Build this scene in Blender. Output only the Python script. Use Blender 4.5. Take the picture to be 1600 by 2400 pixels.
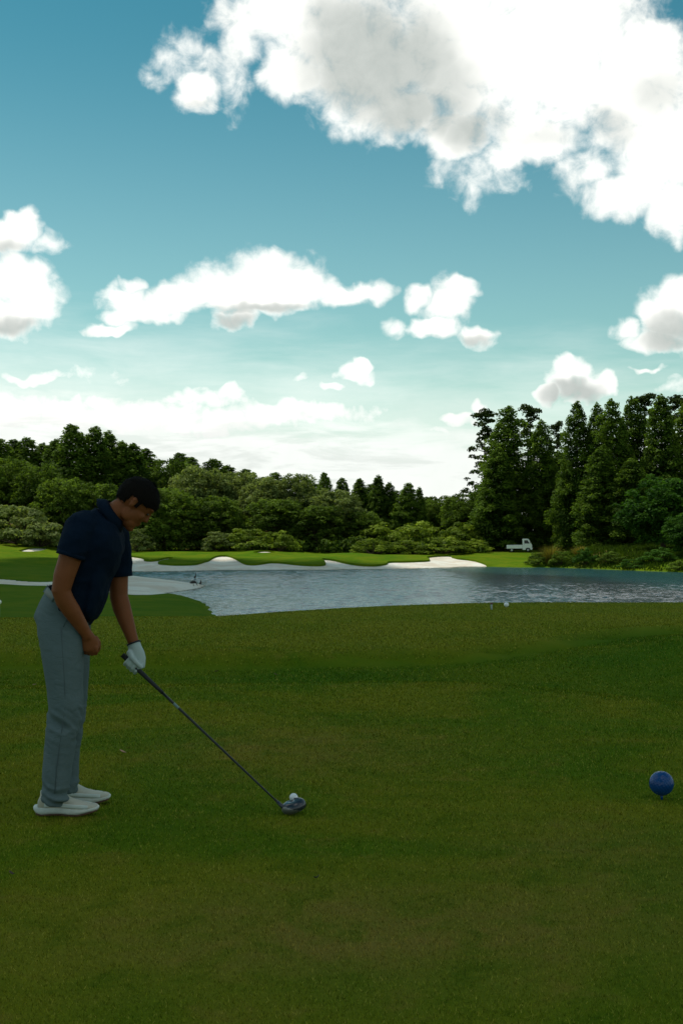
import bpy, bmesh, math, random
import numpy as np
from mathutils import Vector, Matrix, noise as mnoise

# ------------------------------------------------------------------ camera, sky, sun, exposure
scene = bpy.context.scene
for o in list(bpy.data.objects):
    bpy.data.objects.remove(o)
COL = scene.collection
F = 3000.0                       # focal length in photo pixels (45 mm on a 36 mm tall frame)
CAMZ = 1.4
PITCH = math.atan2(51, 3000)
cam_d = bpy.data.cameras.new('camera')
cam_d.sensor_fit = 'VERTICAL'; cam_d.sensor_height = 36.0; cam_d.sensor_width = 24.0
cam_d.lens = 45.0; cam_d.clip_start = 0.1; cam_d.clip_end = 20000
cam = bpy.data.objects.new('camera', cam_d); COL.objects.link(cam)
cam.location = (0, 0, CAMZ); cam.rotation_euler = (math.pi/2 + PITCH, 0, 0)
scene.camera = cam
scene.render.resolution_x = 682; scene.render.resolution_y = 1024
vs = scene.view_settings
vs.view_transform = 'Standard'; vs.look = 'None'; vs.gamma = 1.0; vs.exposure = 0.0
vs.use_curve_mapping = False
scene.cycles.max_bounces = 4; scene.cycles.diffuse_bounces = 3; scene.cycles.transparent_max_bounces = 8

SUN_AZ, SUN_EL = math.radians(-50), math.radians(60)     # azimuth from +Y towards +X
SUN = Vector((math.sin(SUN_AZ)*math.cos(SUN_EL), math.cos(SUN_AZ)*math.cos(SUN_EL), math.sin(SUN_EL)))
sl = bpy.data.lights.new('sun', 'SUN'); sl.energy = 4.0; sl.angle = math.radians(0.53); sl.color = (1.0, .955, .86)
sun = bpy.data.objects.new('sun', sl); COL.objects.link(sun)
sun.rotation_euler = SUN.to_track_quat('Z', 'Y').to_euler(); sun.location = (0, 0, 900)

def pix_dir(px, py):
    a, b = px-800.0, 1200.0-py
    c, s = math.cos(PITCH), math.sin(PITCH)
    return Vector((a, F*c-b*s, F*s+b*c)).normalized()
def at(px, py, Y):
    d = pix_dir(px, py); return Vector((0, 0, CAMZ)) + d*(Y/d.y)
def onz(px, py, z):
    d = pix_dir(px, py); return Vector((0, 0, CAMZ)) + d*((z-CAMZ)/d.z)

# ---- node helpers
class NT:
    def __init__(s, tree): s.t = tree; s.n = tree.nodes; s.l = tree.links
    def put(s, sock, v):
        if v is None: return
        if isinstance(v, bpy.types.NodeSocket): s.l.new(v, sock)
        else:
            if isinstance(v, (tuple, list)) and len(v) == 3 and sock.type == 'RGBA': v = (*v, 1)
            sock.default_value = v
    def m(s, op, a, b=None, c=None, clamp=False):
        n = s.n.new('ShaderNodeMath'); n.operation = op; n.use_clamp = clamp
        for i, v in enumerate((a, b, c)): s.put(n.inputs[i], v)
        return n.outputs[0]
    def v(s, op, a, b=None, c=None, out=0):
        n = s.n.new('ShaderNodeVectorMath'); n.operation = op
        for i, v in enumerate((a, b, c)): s.put(n.inputs[i], v)
        return n.outputs['Value'] if out == 1 else n.outputs[0]
    def scale(s, a, k):
        n = s.n.new('ShaderNodeVectorMath'); n.operation = 'SCALE'; s.put(n.inputs[0], a); s.put(n.inputs['Scale'], k); return n.outputs[0]
    def noise(s, vec, scale, detail=3, rough=.5, dist=0.0, col=False):
        n = s.n.new('ShaderNodeTexNoise'); s.put(n.inputs['Vector'], vec); n.inputs['Scale'].default_value = scale
        n.inputs['Detail'].default_value = detail; n.inputs['Roughness'].default_value = rough; n.inputs['Distortion'].default_value = dist
        return n.outputs['Color'] if col else n.outputs['Fac']
    def step(s, v, a, b, lo=0.0, hi=1.0):
        n = s.n.new('ShaderNodeMapRange'); n.interpolation_type = 'SMOOTHSTEP'
        for i, q in enumerate((v, a, b, lo, hi)): s.put(n.inputs[i], q)
        return n.outputs[0]
    def mix(s, f, a, b, mode='MIX'):
        n = s.n.new('ShaderNodeMix'); n.data_type = 'RGBA'; n.blend_type = mode; n.clamp_factor = True
        s.put(n.inputs[0], f); s.put(n.inputs[6], a); s.put(n.inputs[7], b); return n.outputs[2]
    def xyz(s, v):
        n = s.n.new('ShaderNodeSeparateXYZ'); s.put(n.inputs[0], v); return n.outputs
    def comb(s, x, y, z=0.0):
        n = s.n.new('ShaderNodeCombineXYZ')
        for i, q in enumerate((x, y, z)): s.put(n.inputs[i], q)
        return n.outputs[0]
    def bump(s, h, strength, dist=.02, normal=None):
        n = s.n.new('ShaderNodeBump'); n.inputs['Strength'].default_value = strength; n.inputs['Distance'].default_value = dist
        s.put(n.inputs['Height'], h); s.put(n.inputs['Normal'], normal); return n.outputs[0]

# ---- world: Nishita sky with fair-weather cumulus by direction
world = bpy.data.worlds.new('World'); scene.world = world; world.use_nodes = True
W = NT(world.node_tree); W.n.clear()
sky = W.n.new('ShaderNodeTexSky'); sky.sky_type = 'NISHITA'; sky.sun_disc = False
sky.sun_elevation = SUN_EL; sky.sun_rotation = SUN_AZ; sky.altitude = 50
sky.air_density = 1.0; sky.dust_density = 0.4; sky.ozone_density = 1.0
SKY_STRENGTH = 0.10
tc = W.n.new('ShaderNodeTexCoord'); D = tc.outputs['Generated']
dx, dy, dz = W.xyz(D)
az = W.m('ARCTAN2', dx, dy); el = W.m('ARCSINE', dz)
P0 = W.comb(az, el)
warp = W.scale(W.v('SUBTRACT', W.noise(D, 42, 2, .6, col=True), (.5, .5, .5)), .022)
warp2 = W.scale(W.v('SUBTRACT', W.noise(D, 9, 1, .5, col=True), (.5, .5, .5)), .012)
P = W.v('MULTIPLY', W.v('ADD', W.v('ADD', P0, warp), warp2), (1, 1, 0))
def ang(px, py):
    d = pix_dir(px, py); return math.atan2(d.x, d.y), math.asin(d.z)
K = 1600/1568
def blobs(lst, vec):
    """max over elliptical blobs, three evaluated per vector operation"""
    vx, vy, _ = W.xyz(vec)
    VX = W.comb(vx, vx, vx); VY = W.comb(vy, vy, vy)
    acc = None; lst = list(lst)
    while len(lst) % 3: lst.append(lst[-1])
    n3 = len(lst)//3
    for g in range(n3):
        tr = [lst[g], lst[g+n3], lst[g+2*n3]]
        SX, OX, SY, OY, A = [], [], [], [], []
        for t in tr:
            amp = t[4] if len(t) > 4 else 1.0
            a, e = ang(t[0]*K, t[1]*K); sx, sy = F/(t[2]*K), F/(t[3]*K)
            SX.append(sx); OX.append(-a*sx); SY.append(sy); OY.append(-e*sy); A.append(amp)
        qx = W.v('MULTIPLY_ADD', VX, tuple(SX), tuple(OX)); qy = W.v('MULTIPLY_ADD', VY, tuple(SY), tuple(OY))
        r2 = W.v('MULTIPLY_ADD', qx, qx, W.v('MULTIPLY', qy, qy))
        f = W.v('MULTIPLY_ADD', r2, tuple(-x for x in A), tuple(A))
        acc = f if acc is None else W.v('MAXIMUM', acc, f)
    x, y, z = W.xyz(acc)
    return W.m('SMOOTH_MAX', W.m('SMOOTH_MAX', x, y, .25), z, .25)
CLOUDS = [(640,10,150,90),(770,60,190,130),(670,170,90,65),(850,150,190,150),(910,255,150,65),(1060,120,220,180),
 (1050,300,100,65),(1250,150,250,190),(1300,60,230,110),(1450,190,170,150),(1240,325,110,60),(1510,330,130,150),
 (1440,445,120,60),(1545,480,70,70),(700,-70,220,110),(1100,-90,420,150),(1480,110,90,70),(1700,300,160,240),
 (1150,370,60,40,.75),(1100,395,110,45,.45),(1350,395,75,55,.6),(1085,435,25,45,.4),
 (455,210,62,55,.9),(430,140,90,60,.42),(535,150,42,115,.42),(355,180,45,25,.38),(525,40,50,50,.6),(560,80,50,60,.6),
 
 (42,510,48,38),(5,545,60,42,.9),(105,555,60,20,.42),(15,650,110,75),(75,690,78,62),(-10,725,130,55),
 (620,640,128,72),(540,655,120,58),(440,670,80,35),(700,665,85,42),(545,728,55,35),(600,695,150,32),(850,672,60,24,.8),(780,690,70,28),
 (340,732,110,26,1),(395,695,95,42,.95),(330,705,100,30,.8),(255,762,65,15,.85),(285,682,62,30,.95),(312,655,30,22,.9),
 (1040,690,68,58),(1070,662,42,32),(1010,752,68,34),(1100,772,50,28),(968,685,40,34,.9),(910,750,35,25,.5),
 (1535,720,80,72),(1560,670,60,50),(1430,752,36,28,.9),(1505,780,85,32),(1640,740,100,110),
 (1305,858,58,46),(1340,888,66,44),(1268,902,34,28),(1385,880,34,36),
 (810,862,52,26),(832,842,28,20),(755,890,45,13,.7),(685,875,38,17,.5),
 (1540,888,52,18,.5),(1480,850,50,6,.5),(1104,938,28,18),(1050,966,60,18,.9),(995,992,60,12,.7),
 (80,866,110,17,.8),(220,870,80,24,.5),(500,908,90,26,.8),(400,915,50,25,.6),(620,952,300,38,.85),(300,962,420,58,1),(60,950,180,56,1)]
GREYS = [(870,140,230,170,1.1),(790,50,130,90,.8),(960,250,190,90,.9),(1090,295,110,65,.9),(1000,200,150,120,.7),(60,765,190,42,1.0),(540,742,90,30,.8),(620,712,190,20,.8),
 (1310,905,90,44,1.1),(1050,790,140,24,.8),(1550,765,100,60,.9),(1390,300,90,60,.6),(1510,210,90,60,.5),(20,570,90,26,.7),(1250,310,130,30,.4),(455,245,60,24,.5)]
def make_sky():
    cb = blobs(CLOUDS, P)
    fb = W.noise(D, 52, 8, .60, .3)
    dens = W.m('ADD', W.m('MAXIMUM', cb, -.8), W.m('MULTIPLY', W.m('SUBTRACT', fb, .5), 1.9))
    cov = W.step(dens, -.25, .85)
    # generic cumulus everywhere outside the photographed part of the sky
    zz = W.m('MAXIMUM', dz, .06)
    pl = W.comb(W.m('DIVIDE', dx, zz), W.m('DIVIDE', dy, zz))
    gen = W.step(W.noise(pl, .9, 4, .58, .2), .50, .62)
    inr = W.m('MULTIPLY', W.step(W.m('ABSOLUTE', az), .29, .40, 1, 0), W.step(el, .40, .55, 1, 0))
    inr = W.m('MULTIPLY', inr, W.step(dy, 0, .2))
    cov = W.m('ADD', W.m('MULTIPLY', cov, inr), W.m('MULTIPLY', gen, W.m('SUBTRACT', 1.0, inr)))
    # layered bright haze and stratus towards the horizon
    st = W.noise(W.v('MULTIPLY', P0, (1, 5.5, 0)), 9, 6, .6, .3)
    e0 = W.m('ADD', el, W.m('ADD', W.m('MULTIPLY', W.m('SUBTRACT', st, .5), .085), W.m('MULTIPLY', W.m('MINIMUM', W.m('MAXIMUM', az, -.4), .4), .07)))
    hz = W.m('MULTIPLY', W.step(e0, .060, .122, 1, 0), .93)
    veil = W.m('MULTIPLY', W.step(e0, .07, .175, 1, 0), .55)
    cov = W.m('MAXIMUM', cov, W.m('MAXIMUM', hz, veil))
    g = W.m('MAXIMUM', blobs(GREYS, W.v('MULTIPLY', W.v('ADD', P0, W.scale(warp, .9)), (1, 1, 0))), 0.0)
    g = W.m('MULTIPLY', W.step(g, -.05, .95), W.step(cb, .0, .75))
    g = W.m('MULTIPLY', g, W.step(fb, .25, .75, 1.0, .86))
    low = W.m('MULTIPLY', W.m('MULTIPLY', W.step(st, .46, .60), W.step(e0, .03, .13, 1, 0)), .50)
    g = W.m('MAXIMUM', W.m('MULTIPLY', g, inr), low)
    edge = W.m('MULTIPLY', W.step(W.noise(D, 15, 4, .6), .42, .70), .14)
    g = W.m('MAXIMUM', g, edge)
    CL = 1/SKY_STRENGTH
    ccol = W.mix(g, W.mix(W.step(el, .05, .14), (1.02*CL, 1.04*CL, 1.01*CL), (1.22*CL, 1.22*CL, 1.16*CL)), (.53*CL, .575*CL, .545*CL))
    tint = W.mix(W.step(el, .12, .42), (.84, 1.16, .88), (.28, .81, .69))     # hazier towards the horizon
    blue = W.mix(1.0, sky.outputs[0], tint, 'MULTIPLY')
    col = W.mix(cov, blue, ccol)
    bg = W.n.new('ShaderNodeBackground'); W.put(bg.inputs[0], col); bg.inputs[1].default_value = SKY_STRENGTH
    out = W.n.new('ShaderNodeOutputWorld'); W.l.new(bg.outputs[0], out.inputs[0])
make_sky()
world.cycles.sampling_method = 'MANUAL'; world.cycles.sample_map_resolution = 1024

# ------------------------------------------------------------------ object helpers
def tag(o, label=None, cat=None, group=None, kind=None):
    if label: o['label'] = label
    if cat: o['category'] = cat
    if group: o['group'] = group
    if kind: o['kind'] = kind
    return o
def link(name, me, mat=None, parent=None):
    o = bpy.data.objects.new(name, me); COL.objects.link(o)
    if mat is not None and me is not None and not me.materials: me.materials.append(mat)
    if parent is not None: o.parent = parent
    return o
def mesh_np(name, V, Fc, mat=None, parent=None, smooth=True):
    """V (n,3) array; Fc list of faces or an (m,k) array."""
    me = bpy.data.meshes.new(name)
    V = np.asarray(V, dtype=np.float32)
    if isinstance(Fc, np.ndarray):
        k = Fc.shape[1]; m = Fc.shape[0]
        me.vertices.add(len(V)); me.vertices.foreach_set('co', V.ravel())
        me.loops.add(m*k); me.loops.foreach_set('vertex_index', Fc.astype(np.int32).ravel())
        me.polygons.add(m); me.polygons.foreach_set('loop_start', np.arange(0, m*k, k, dtype=np.int32))
        me.update(calc_edges=True); me.validate()
    else:
        me.from_pydata([tuple(map(float, v)) for v in V], [], Fc); me.update()
    if smooth: me.polygons.foreach_set('use_smooth', np.ones(len(me.polygons), dtype=bool))
    return link(name, me, mat, parent)
def empty(name, loc=(0, 0, 0), rz=0.0):
    o = bpy.data.objects.new(name, None); COL.objects.link(o)
    o.location = loc; o.rotation_euler = (0, 0, rz); o.empty_display_size = .2
    return o
def bm_obj(name, bm, mat=None, parent=None, smooth=True):
    me = bpy.data.meshes.new(name); bm.to_mesh(me); bm.free()
    if smooth: me.polygons.foreach_set('use_smooth', np.ones(len(me.polygons), dtype=bool))
    return link(name, me, mat, parent)
def pmat(name, color, rough=.6, metal=0.0, spec=.5, fn=None):
    m = bpy.data.materials.new(name); m.use_nodes = True
    t = NT(m.node_tree); b = t.n['Principled BSDF']
    b.inputs['Base Color'].default_value = (*color, 1); b.inputs['Roughness'].default_value = rough
    b.inputs['Metallic'].default_value = metal; b.inputs['Specular IOR Level'].default_value = spec
    if fn: fn(t, b)
    return m
def obj_coord(t, out='Object'):
    n = t.n.new('ShaderNodeTexCoord'); return n.outputs[out]
def attr(t, name, out='Fac'):
    n = t.n.new('ShaderNodeAttribute'); n.attribute_name = name; return n.outputs[out]

# ------------------------------------------------------------------ materials of the setting
def turf_color(t, pos, tee, far_deck, worn):
    """shared by the ground sheet and the blades standing on it"""
    big = t.noise(pos, .42, 4, .6, .8); mid = t.noise(pos, 3.6, 5, .66, .5); fin = t.noise(pos, 60, 3, .7)
    tcol = t.mix(t.step(big, .38, .62), (.080, .142, .0050), (.150, .164, .0090))
    tcol = t.mix(t.m('MULTIPLY', t.step(mid, .52, .76), .62), tcol, (.205, .158, .026))
    tcol = t.mix(t.m('MULTIPLY', t.step(mid, .50, .28), .62), tcol, (.054, .104, .0035))
    tcol = t.mix(t.m('MULTIPLY', far_deck, .55), tcol, (.175, .190, .016))  # paler turf colour on the deck beyond the swale
    rcol = t.mix(t.step(big, .35, .65), (.054, .118, .0034), (.094, .138, .0050))
    rcol = t.mix(t.m('MULTIPLY', t.step(mid, .54, .78), .3), rcol, (.120, .115, .010))
    tcol = t.mix(t.m('MULTIPLY', worn, t.step(mid, .30, .62, .25, .95)), tcol, (.225, .158, .036))
    c = t.mix(tee, rcol, tcol)
    return t.mix(1.0, c, t.mix(fin, (.68, .68, .68), (1.3, 1.3, 1.3)), 'MULTIPLY')
def f_ground(t, b):
    geo = t.n.new('ShaderNodeNewGeometry'); pos = geo.outputs['Position']
    c = turf_color(t, pos, attr(t, 'tee'), attr(t, 'far_deck'), attr(t, 'worn'))
    # litter and bare earth under the wood
    wood = attr(t, 'wood')
    nz = t.noise(pos, .35, 5, .65)
    c = t.mix(t.m('MULTIPLY', wood, t.step(nz, .40, .58)), c, (.085, .050, .022))
    t.put(b.inputs['Base Color'], c)
    h = t.m('ADD', t.noise(pos, 90, 3, .7), t.m('MULTIPLY', t.noise(pos, 7, 3, .6), 1.2))
    t.put(b.inputs['Normal'], t.bump(h, .5, .02))
M_ground = pmat('turf', (.06, .1, .02), 1.0, spec=.02, fn=f_ground)
def f_sand(t, b):
    geo = t.n.new('ShaderNodeNewGeometry'); pos = geo.outputs['Position']
    z = t.xyz(pos)[2]
    n1 = t.noise(pos, .30, 6, .6); n2 = t.noise(pos, 2.0, 6, .65)
    c = t.mix(t.step(n1, .38, .64), (.69, .67, .59), (.60, .53, .43))
    c = t.mix(t.m('MULTIPLY', t.step(n2, .52, .72), .5), c, (.40, .35, .28))
    wet = t.step(t.m('ADD', z, t.m('MULTIPLY', n2, .12)), -2.44, -2.39, 1, 0)
    c = t.mix(wet, c, (.115, .110, .060))
    t.put(b.inputs['Base Color'], c)
    t.put(b.inputs['Normal'], t.bump(t.m('ADD', n2, t.m('MULTIPLY', t.noise(pos, 9, 4, .7), .5)), .7, .15))
M_sand = pmat('sand', (.6, .6, .55), .95, spec=.1, fn=f_sand)
def f_water(t, b):
    geo = t.n.new('ShaderNodeNewGeometry'); pos = geo.outputs['Position']
    c1 = t.v('SUBTRACT', t.noise(pos, 3.2, 2, .6, .4, col=True), (.5, .5, .5))
    x, y, _ = t.xyz(pos)
    calm = t.m('MULTIPLY', t.step(t.m('MULTIPLY_ADD', y, -.06, x), 0, 4), t.step(y, 80, 124))      # lee of the right bank
    c1 = t.scale(c1, t.m('MULTIPLY_ADD', calm, -.56, .62))
    t.put(b.inputs['Normal'], t.v('NORMALIZE', t.v('ADD', t.v('MULTIPLY', c1, (1, 1, 0)), geo.outputs['Normal'])))
    b.inputs['IOR'].default_value = 1.33
M_water = pmat('water', (.014, .062, .068), .20, spec=.5, fn=f_water)
def leaf_mat(name, dark, light, trans=.30, hue=.0):
    m = bpy.data.materials.new(name); m.use_nodes = True
    t = NT(m.node_tree); t.n.clear()
    a = attr(t, 'tint')
    oi = t.n.new('ShaderNodeObjectInfo')
    f = t.m('ADD', a, t.m('MULTIPLY', t.m('SUBTRACT', oi.outputs['Random'], .5), .45), clamp=True)
    c = t.mix(f, dark, light)
    d = t.n.new('ShaderNodeBsdfPrincipled'); t.put(d.inputs['Base Color'], c); d.inputs['Roughness'].default_value = .65
    d.inputs['Specular IOR Level'].default_value = .06
    tr = t.n.new('ShaderNodeBsdfTranslucent'); t.put(tr.inputs[0], t.mix(1.0, c, (1.25, 1.3, .6), 'MULTIPLY'))
    mx = t.n.new('ShaderNodeMixShader'); mx.inputs[0].default_value = trans
    t.l.new(d.outputs[0], mx.inputs[1]); t.l.new(tr.outputs[0], mx.inputs[2])
    o = t.n.new('ShaderNodeOutputMaterial'); t.l.new(mx.outputs[0], o.inputs[0])
    return m
M_bark = pmat('bark', (.06, .042, .03), .9, spec=.1, fn=lambda t, b: t.put(b.inputs['Base Color'],
    t.mix(t.noise(t.v('MULTIPLY', obj_coord(t), (1, 1, .2)), 6, 5, .7), (.03, .022, .016), (.12, .09, .065))))

# ------------------------------------------------------------------ terrain
WZ = -2.5
def ss(a, b, x):
    t = np.clip((x-a)/(b-a), 0, 1); return t*t*(3-2*t)
def poly_sdf(poly, X, Y):
    """signed distance, negative inside"""
    P_ = np.asarray(poly, float); n = len(P_)
    d2 = np.full(X.shape, 1e18); ins = np.zeros(X.shape, bool)
    for i in range(n):
        ax, ay = P_[i]; bx, by = P_[(i+1) % n]
        ex, ey = bx-ax, by-ay; L = ex*ex+ey*ey+1e-12
        t = np.clip(((X-ax)*ex+(Y-ay)*ey)/L, 0, 1)
        d2 = np.minimum(d2, (X-ax-t*ex)**2+(Y-ay-t*ey)**2)
        c = ((ay > Y) != (by > Y))
        with np.errstate(divide='ignore', invalid='ignore'):
            xi = ex*(Y-ay)/(by-ay if by != ay else 1e-9)+ax
        ins ^= c & (X < xi)
    d = np.sqrt(d2); return np.where(ins, -d, d)
def smooth_poly(p, it=2):
    p = [tuple(q) for q in p]
    for _ in range(it):
        r = []
        for i in range(len(p)):
            a, b = p[i], p[(i+1) % len(p)]
            r.append((a[0]*.75+b[0]*.25, a[1]*.75+b[1]*.25)); r.append((a[0]*.25+b[0]*.75, a[1]*.25+b[1]*.75))
        p = r
    return p
LAKE_PX = [(290,1341),(400,1341),(500,1338),(640,1337),(800,1336),(1000,1333),(1080,1331),(1135,1328),(1200,1330),(1290,1330),(1400,1334),(1500,1338),(1620,1342)]
LAKE_PX2 = [(492,1436),(486,1420),(462,1408),(420,1401),(380,1397),(350,1394),(400,1389),(440,1384),(470,1379),(487,1374),(465,1369),(430,1364),(380,1358),(330,1353),(290,1350),(262,1346)]
lk = [tuple(onz(x, y, WZ)[:2]) for x, y in LAKE_PX] + [(52, 116), (58, 90), (54, 62), (44, 44), (25, 39), (5, 39), (-2, 45), (-5, 55)] + [tuple(onz(x, y, WZ)[:2]) for x, y in LAKE_PX2]
LAKE = smooth_poly(lk, 1)
def tee_edge(x):
    return np.interp(x, [-30, -6, -2.2, 0, 2.6, 7, 25], [20.6, 21, 21.7, 24.1, 25.8, 26.2, 26])
def worn_mask(x, y):
    return np.clip(.9*np.exp(-(((x-.15)/.95)**2+((y-4.55)/.50)**2))+.55*np.exp(-(((x+.25)/.9)**2+((y-8.4)/.9)**2))+.5*np.exp(-(((x-1.2)/.5)**2+((y-5.6)/.7)**2)), 0, 1)
def wob(x, y):
    return .5*np.sin(.11*x+1.3)*np.sin(.13*y+.4)+.3*np.sin(.23*x-.17*y+2.1)+.2*np.sin(.41*x+.37*y)
def band_mask(x, y):
    """rougher swale between the two tee decks"""
    lo = np.interp(x, [-6, -2, .4, 1.6, 3.2], [11.7, 12.0, 12.25, 12.0, 10.4])
    hi = np.interp(x, [-8, -.5, 1.5, 2.8, 4.4, 7], [15.0, 15.05, 15.6, 17.0, 18.6, 20])
    return ss(-.15, .25, y-lo)*ss(-.15, .35, hi-y)
def height(x, y, detail=True):
    x = np.asarray(x, float); y = np.asarray(y, float)
    s = poly_sdf(LAKE, x, y)
    land = np.maximum(s, 0)
    far = WZ + 1.75*(1-np.exp(-land/24)) + .17*(1-np.exp(-land/.8))
    far += .30*wob(x, y)*ss(2, 14, land)*ss(100, 130, y)
    far += 1.45*(1-np.exp(-land/7.0))*ss(21+9*ss(156, 166, y), 31+9*ss(156, 166, y), x)*ss(60, 110, y)                  # right bank
    far += .9*ss(-34, -46, x)*ss(138, 158, y)                                      # knoll on the left
    far += .55*np.exp(-(((x+10.2)/3.2)**2+((y-161)/5)**2)) + .35*np.exp(-(((x+22)/6)**2+((y-158)/6)**2)) + .4*np.exp(-(((x-1)/6)**2+((y-153)/5)**2))
    far += .11*np.maximum(y-178, 0)*ss(20, -40, x)*ss(420, 300, y) + 13*ss(300, 420, y)*ss(60, -60, x)
    pen = ss(95, 88, y)
    far = far*(1-pen) + pen*(WZ + .45*(1-np.exp(-land/.7)) + .12*ss(2, 25, land) + .25*ss(-10, -26, x))
    te = tee_edge(x)
    bm_ = band_mask(x, y)
    tee = -.15*bm_ + .32*np.exp(-(((x-5.5)/2.0)**2+((y-16)/2.2)**2)) + .02*wob(x*4, y*4)*ss(7.5, 10, y)
    tee = tee - 2.25*ss(0, 15, y-te+.4)
    w = ss(38, 52, y)
    h = tee*(1-w)+far*w
    h = np.where(s < 0, np.minimum(h, WZ-.05-.10*np.minimum(-s, 12)), np.maximum(h, WZ+.02*np.minimum(land, 4)-.02))
    return h
def ray_ground(px, py):
    d = pix_dir(px, py)
    ts = np.linspace(60, 260, 4000)
    X, Y, Z = d.x*ts, d.y*ts, CAMZ+d.z*ts
    H = np.maximum(height(X, Y), WZ-.3)
    k = int(np.argmax(Z < H)) if (Z < H).any() else len(ts)-1
    return X[k], Y[k]
SANDS = {
 'sand_beach': [(285,1303),(310,1305),(338,1309),(337,1315),(365,1316),(390,1308.5),(407,1308),(404,1312),(372,1318),(370,1322),(400,1325),(440,1325),(468,1323),(487,1316),(500,1307),(520,1303),(540,1305),(555,1312),(570,1322),(590,1325),(610,1323),(632,1319),(660,1320),(700,1325),(740,1327),(765,1325),(760,1316),(750,1311),(780,1313),(810,1321),(850,1327),(885,1327),(910,1322),(905,1318),(960,1318),(1003,1316),(1008,1312),(996,1307.5),(1020,1304.5),(1056,1303),(1060,1309),(1108,1314),(1130,1321),(1140,1326),(1142,1333),(1000,1340),(800,1343),(500,1346),(300,1349),(200,1346),(160,1330),(200,1310)],
 'sand_spit': [(500,1374),(465,1366),(430,1360),(380,1354),(330,1349),(250,1350),(180,1357),(115,1364),(60,1362.5),(20,1357),(-60,1353),(-60,1366),(20,1370),(60,1373),(115,1373),(200,1380),(290,1394),(350,1396),(400,1391.5),(450,1385.5),(488,1379)],
 'sand_bunker': [(40,1294),(60,1287),(85,1284.5),(110,1285),(116,1289),(95,1294),(62,1296)],
 'sand_bunker.001': [(588,1297.5),(605,1293.5),(625,1292),(642,1295),(650,1298),(610,1299)],
 'sand_bunker.002': [(690,1297),(703,1294.5),(716,1296.5),(704,1298)],
}
SAND_W = {k: smooth_poly([ray_ground(x, y) for x, y in v], 1 if k != 'sand_beach' else 1) for k, v in SANDS.items()}
def grow(a, b, s0, k):
    r = [a]; s = s0
    while abs(r[-1]-a) < abs(b-a):
        r.append(r[-1]+math.copysign(s, b-a)); s *= k
    return r
def build_ground():
    ys = grow(-2, -2500, 1.2, 1.25)[:0:-1] + list(np.arange(-2, 30, .4)) + list(np.arange(30, 80, .8)) + list(np.arange(80, 172, .42)) + grow(172, 6000, .8, 1.05)
    xs = grow(-52, -4000, .9, 1.12)[:0:-1] + list(np.arange(-52, 52, .52)) + grow(52, 4000, .9, 1.12)
    ys = np.array(ys); xs = np.array(xs)
    X, Y = np.meshgrid(xs, ys); nx, ny = len(xs), len(ys)
    X = X.ravel(); Y = Y.ravel()
    Z = height(X, Y)
    sd = np.full(X.shape, 1e3); which = np.full(X.shape, -1)
    names = list(SAND_W)
    for k, nme in enumerate(names):
        pl = np.array(SAND_W[nme]); lo = pl.min(0)-6; hi = pl.max(0)+6
        m = (X > lo[0]) & (X < hi[0]) & (Y > lo[1]) & (Y < hi[1])
        d = poly_sdf(SAND_W[nme], X[m], Y[m])
        cur = sd[m]; w = which[m]; w = np.where(d < cur, k, w); which[m] = w; sd[m] = np.minimum(cur, d)
    lip = np.where(Z > WZ+.05, 1.0, 0.0)*np.where(which == names.index('sand_spit'), .12, 1.0)
    Zg = Z + .16*np.exp(-np.maximum(sd, 0)/1.0)*lip*(sd < 900)
    Zs = Z - (.06 + .22*ss(0, 3, -sd))*lip
    i = np.arange((nx-1)*(ny-1)); r = i//(nx-1); c = i % (nx-1); a = r*nx+c
    T = np.concatenate([np.stack([a, a+1, a+nx+1], 1), np.stack([a, a+nx+1, a+nx], 1)])
    neg = (sd[T] < 0).sum(1)
    G = [np.stack([X, Y, Zg], 1)]; base = len(X); extra = []; gf = list(map(tuple, T[neg == 0]))
    sv = {k: [] for k in range(len(names))}; sf = {k: [] for k in range(len(names))}; sidx = {k: {} for k in range(len(names))}
    def sid(k, v):
        dct = sidx[k]
        if v not in dct: dct[v] = len(sv[k]); sv[k].append((X[v], Y[v], Zs[v]))
        return dct[v]
    for tri in T[neg == 3]:
        k = which[tri[0]]; sf[k].append(tuple(sid(k, int(v)) for v in tri))
    ecache = {}
    def cut(p, q):
        key = (min(p, q), max(p, q))
        if key not in ecache:
            p, q = key; t = sd[p]/(sd[p]-sd[q]); x = X[p]+(X[q]-X[p])*t; y = Y[p]+(Y[q]-Y[p])*t
            z0 = Z[p]+(Z[q]-Z[p])*t; l = (.16 if z0 > WZ+.05 else 0)*(.12 if which[p] == 1 else 1)
            extra.append((x, y, z0+l)); extra.append((x, y, z0-.45))
            ecache[key] = (base+len(extra)-2, (x, y, z0-.06))
        return ecache[key]
    skirt = []
    for tri in T[(neg > 0) & (neg < 3)]:
        tri = [int(v) for v in tri]
        k = [which[v] for v in tri if sd[v] < 0][0]
        gp, sp, cutids = [], [], []
        for j in range(3):
            p, q = tri[j], tri[(j+1) % 3]
            if sd[p] >= 0: gp.append(p)
            else: sp.append(sid(k, p))
            if (sd[p] < 0) != (sd[q] < 0):
                g, s3 = cut(p, q); gp.append(g); cutids.append(g)
                key = ('c', g)
                if key not in sidx[k]: sidx[k][key] = len(sv[k]); sv[k].append(s3)
                sp.append(sidx[k][key])
        gf.append(tuple(gp)); sf[k].append(tuple(sp))
        if len(cutids) == 2: skirt.append((cutids[0], cutids[1], cutids[1]+1, cutids[0]+1))
    V = np.concatenate([G[0], np.array(extra)]) if extra else G[0]
    # land that lies under the sand sheets is not meshed twice
    me = bpy.data.meshes.new('ground'); fs = gf+skirt
    me.vertices.add(len(V)); me.vertices.foreach_set('co', V.astype(np.float32).ravel())
    ln = np.array([len(f) for f in fs]); me.loops.add(int(ln.sum()))
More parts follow.
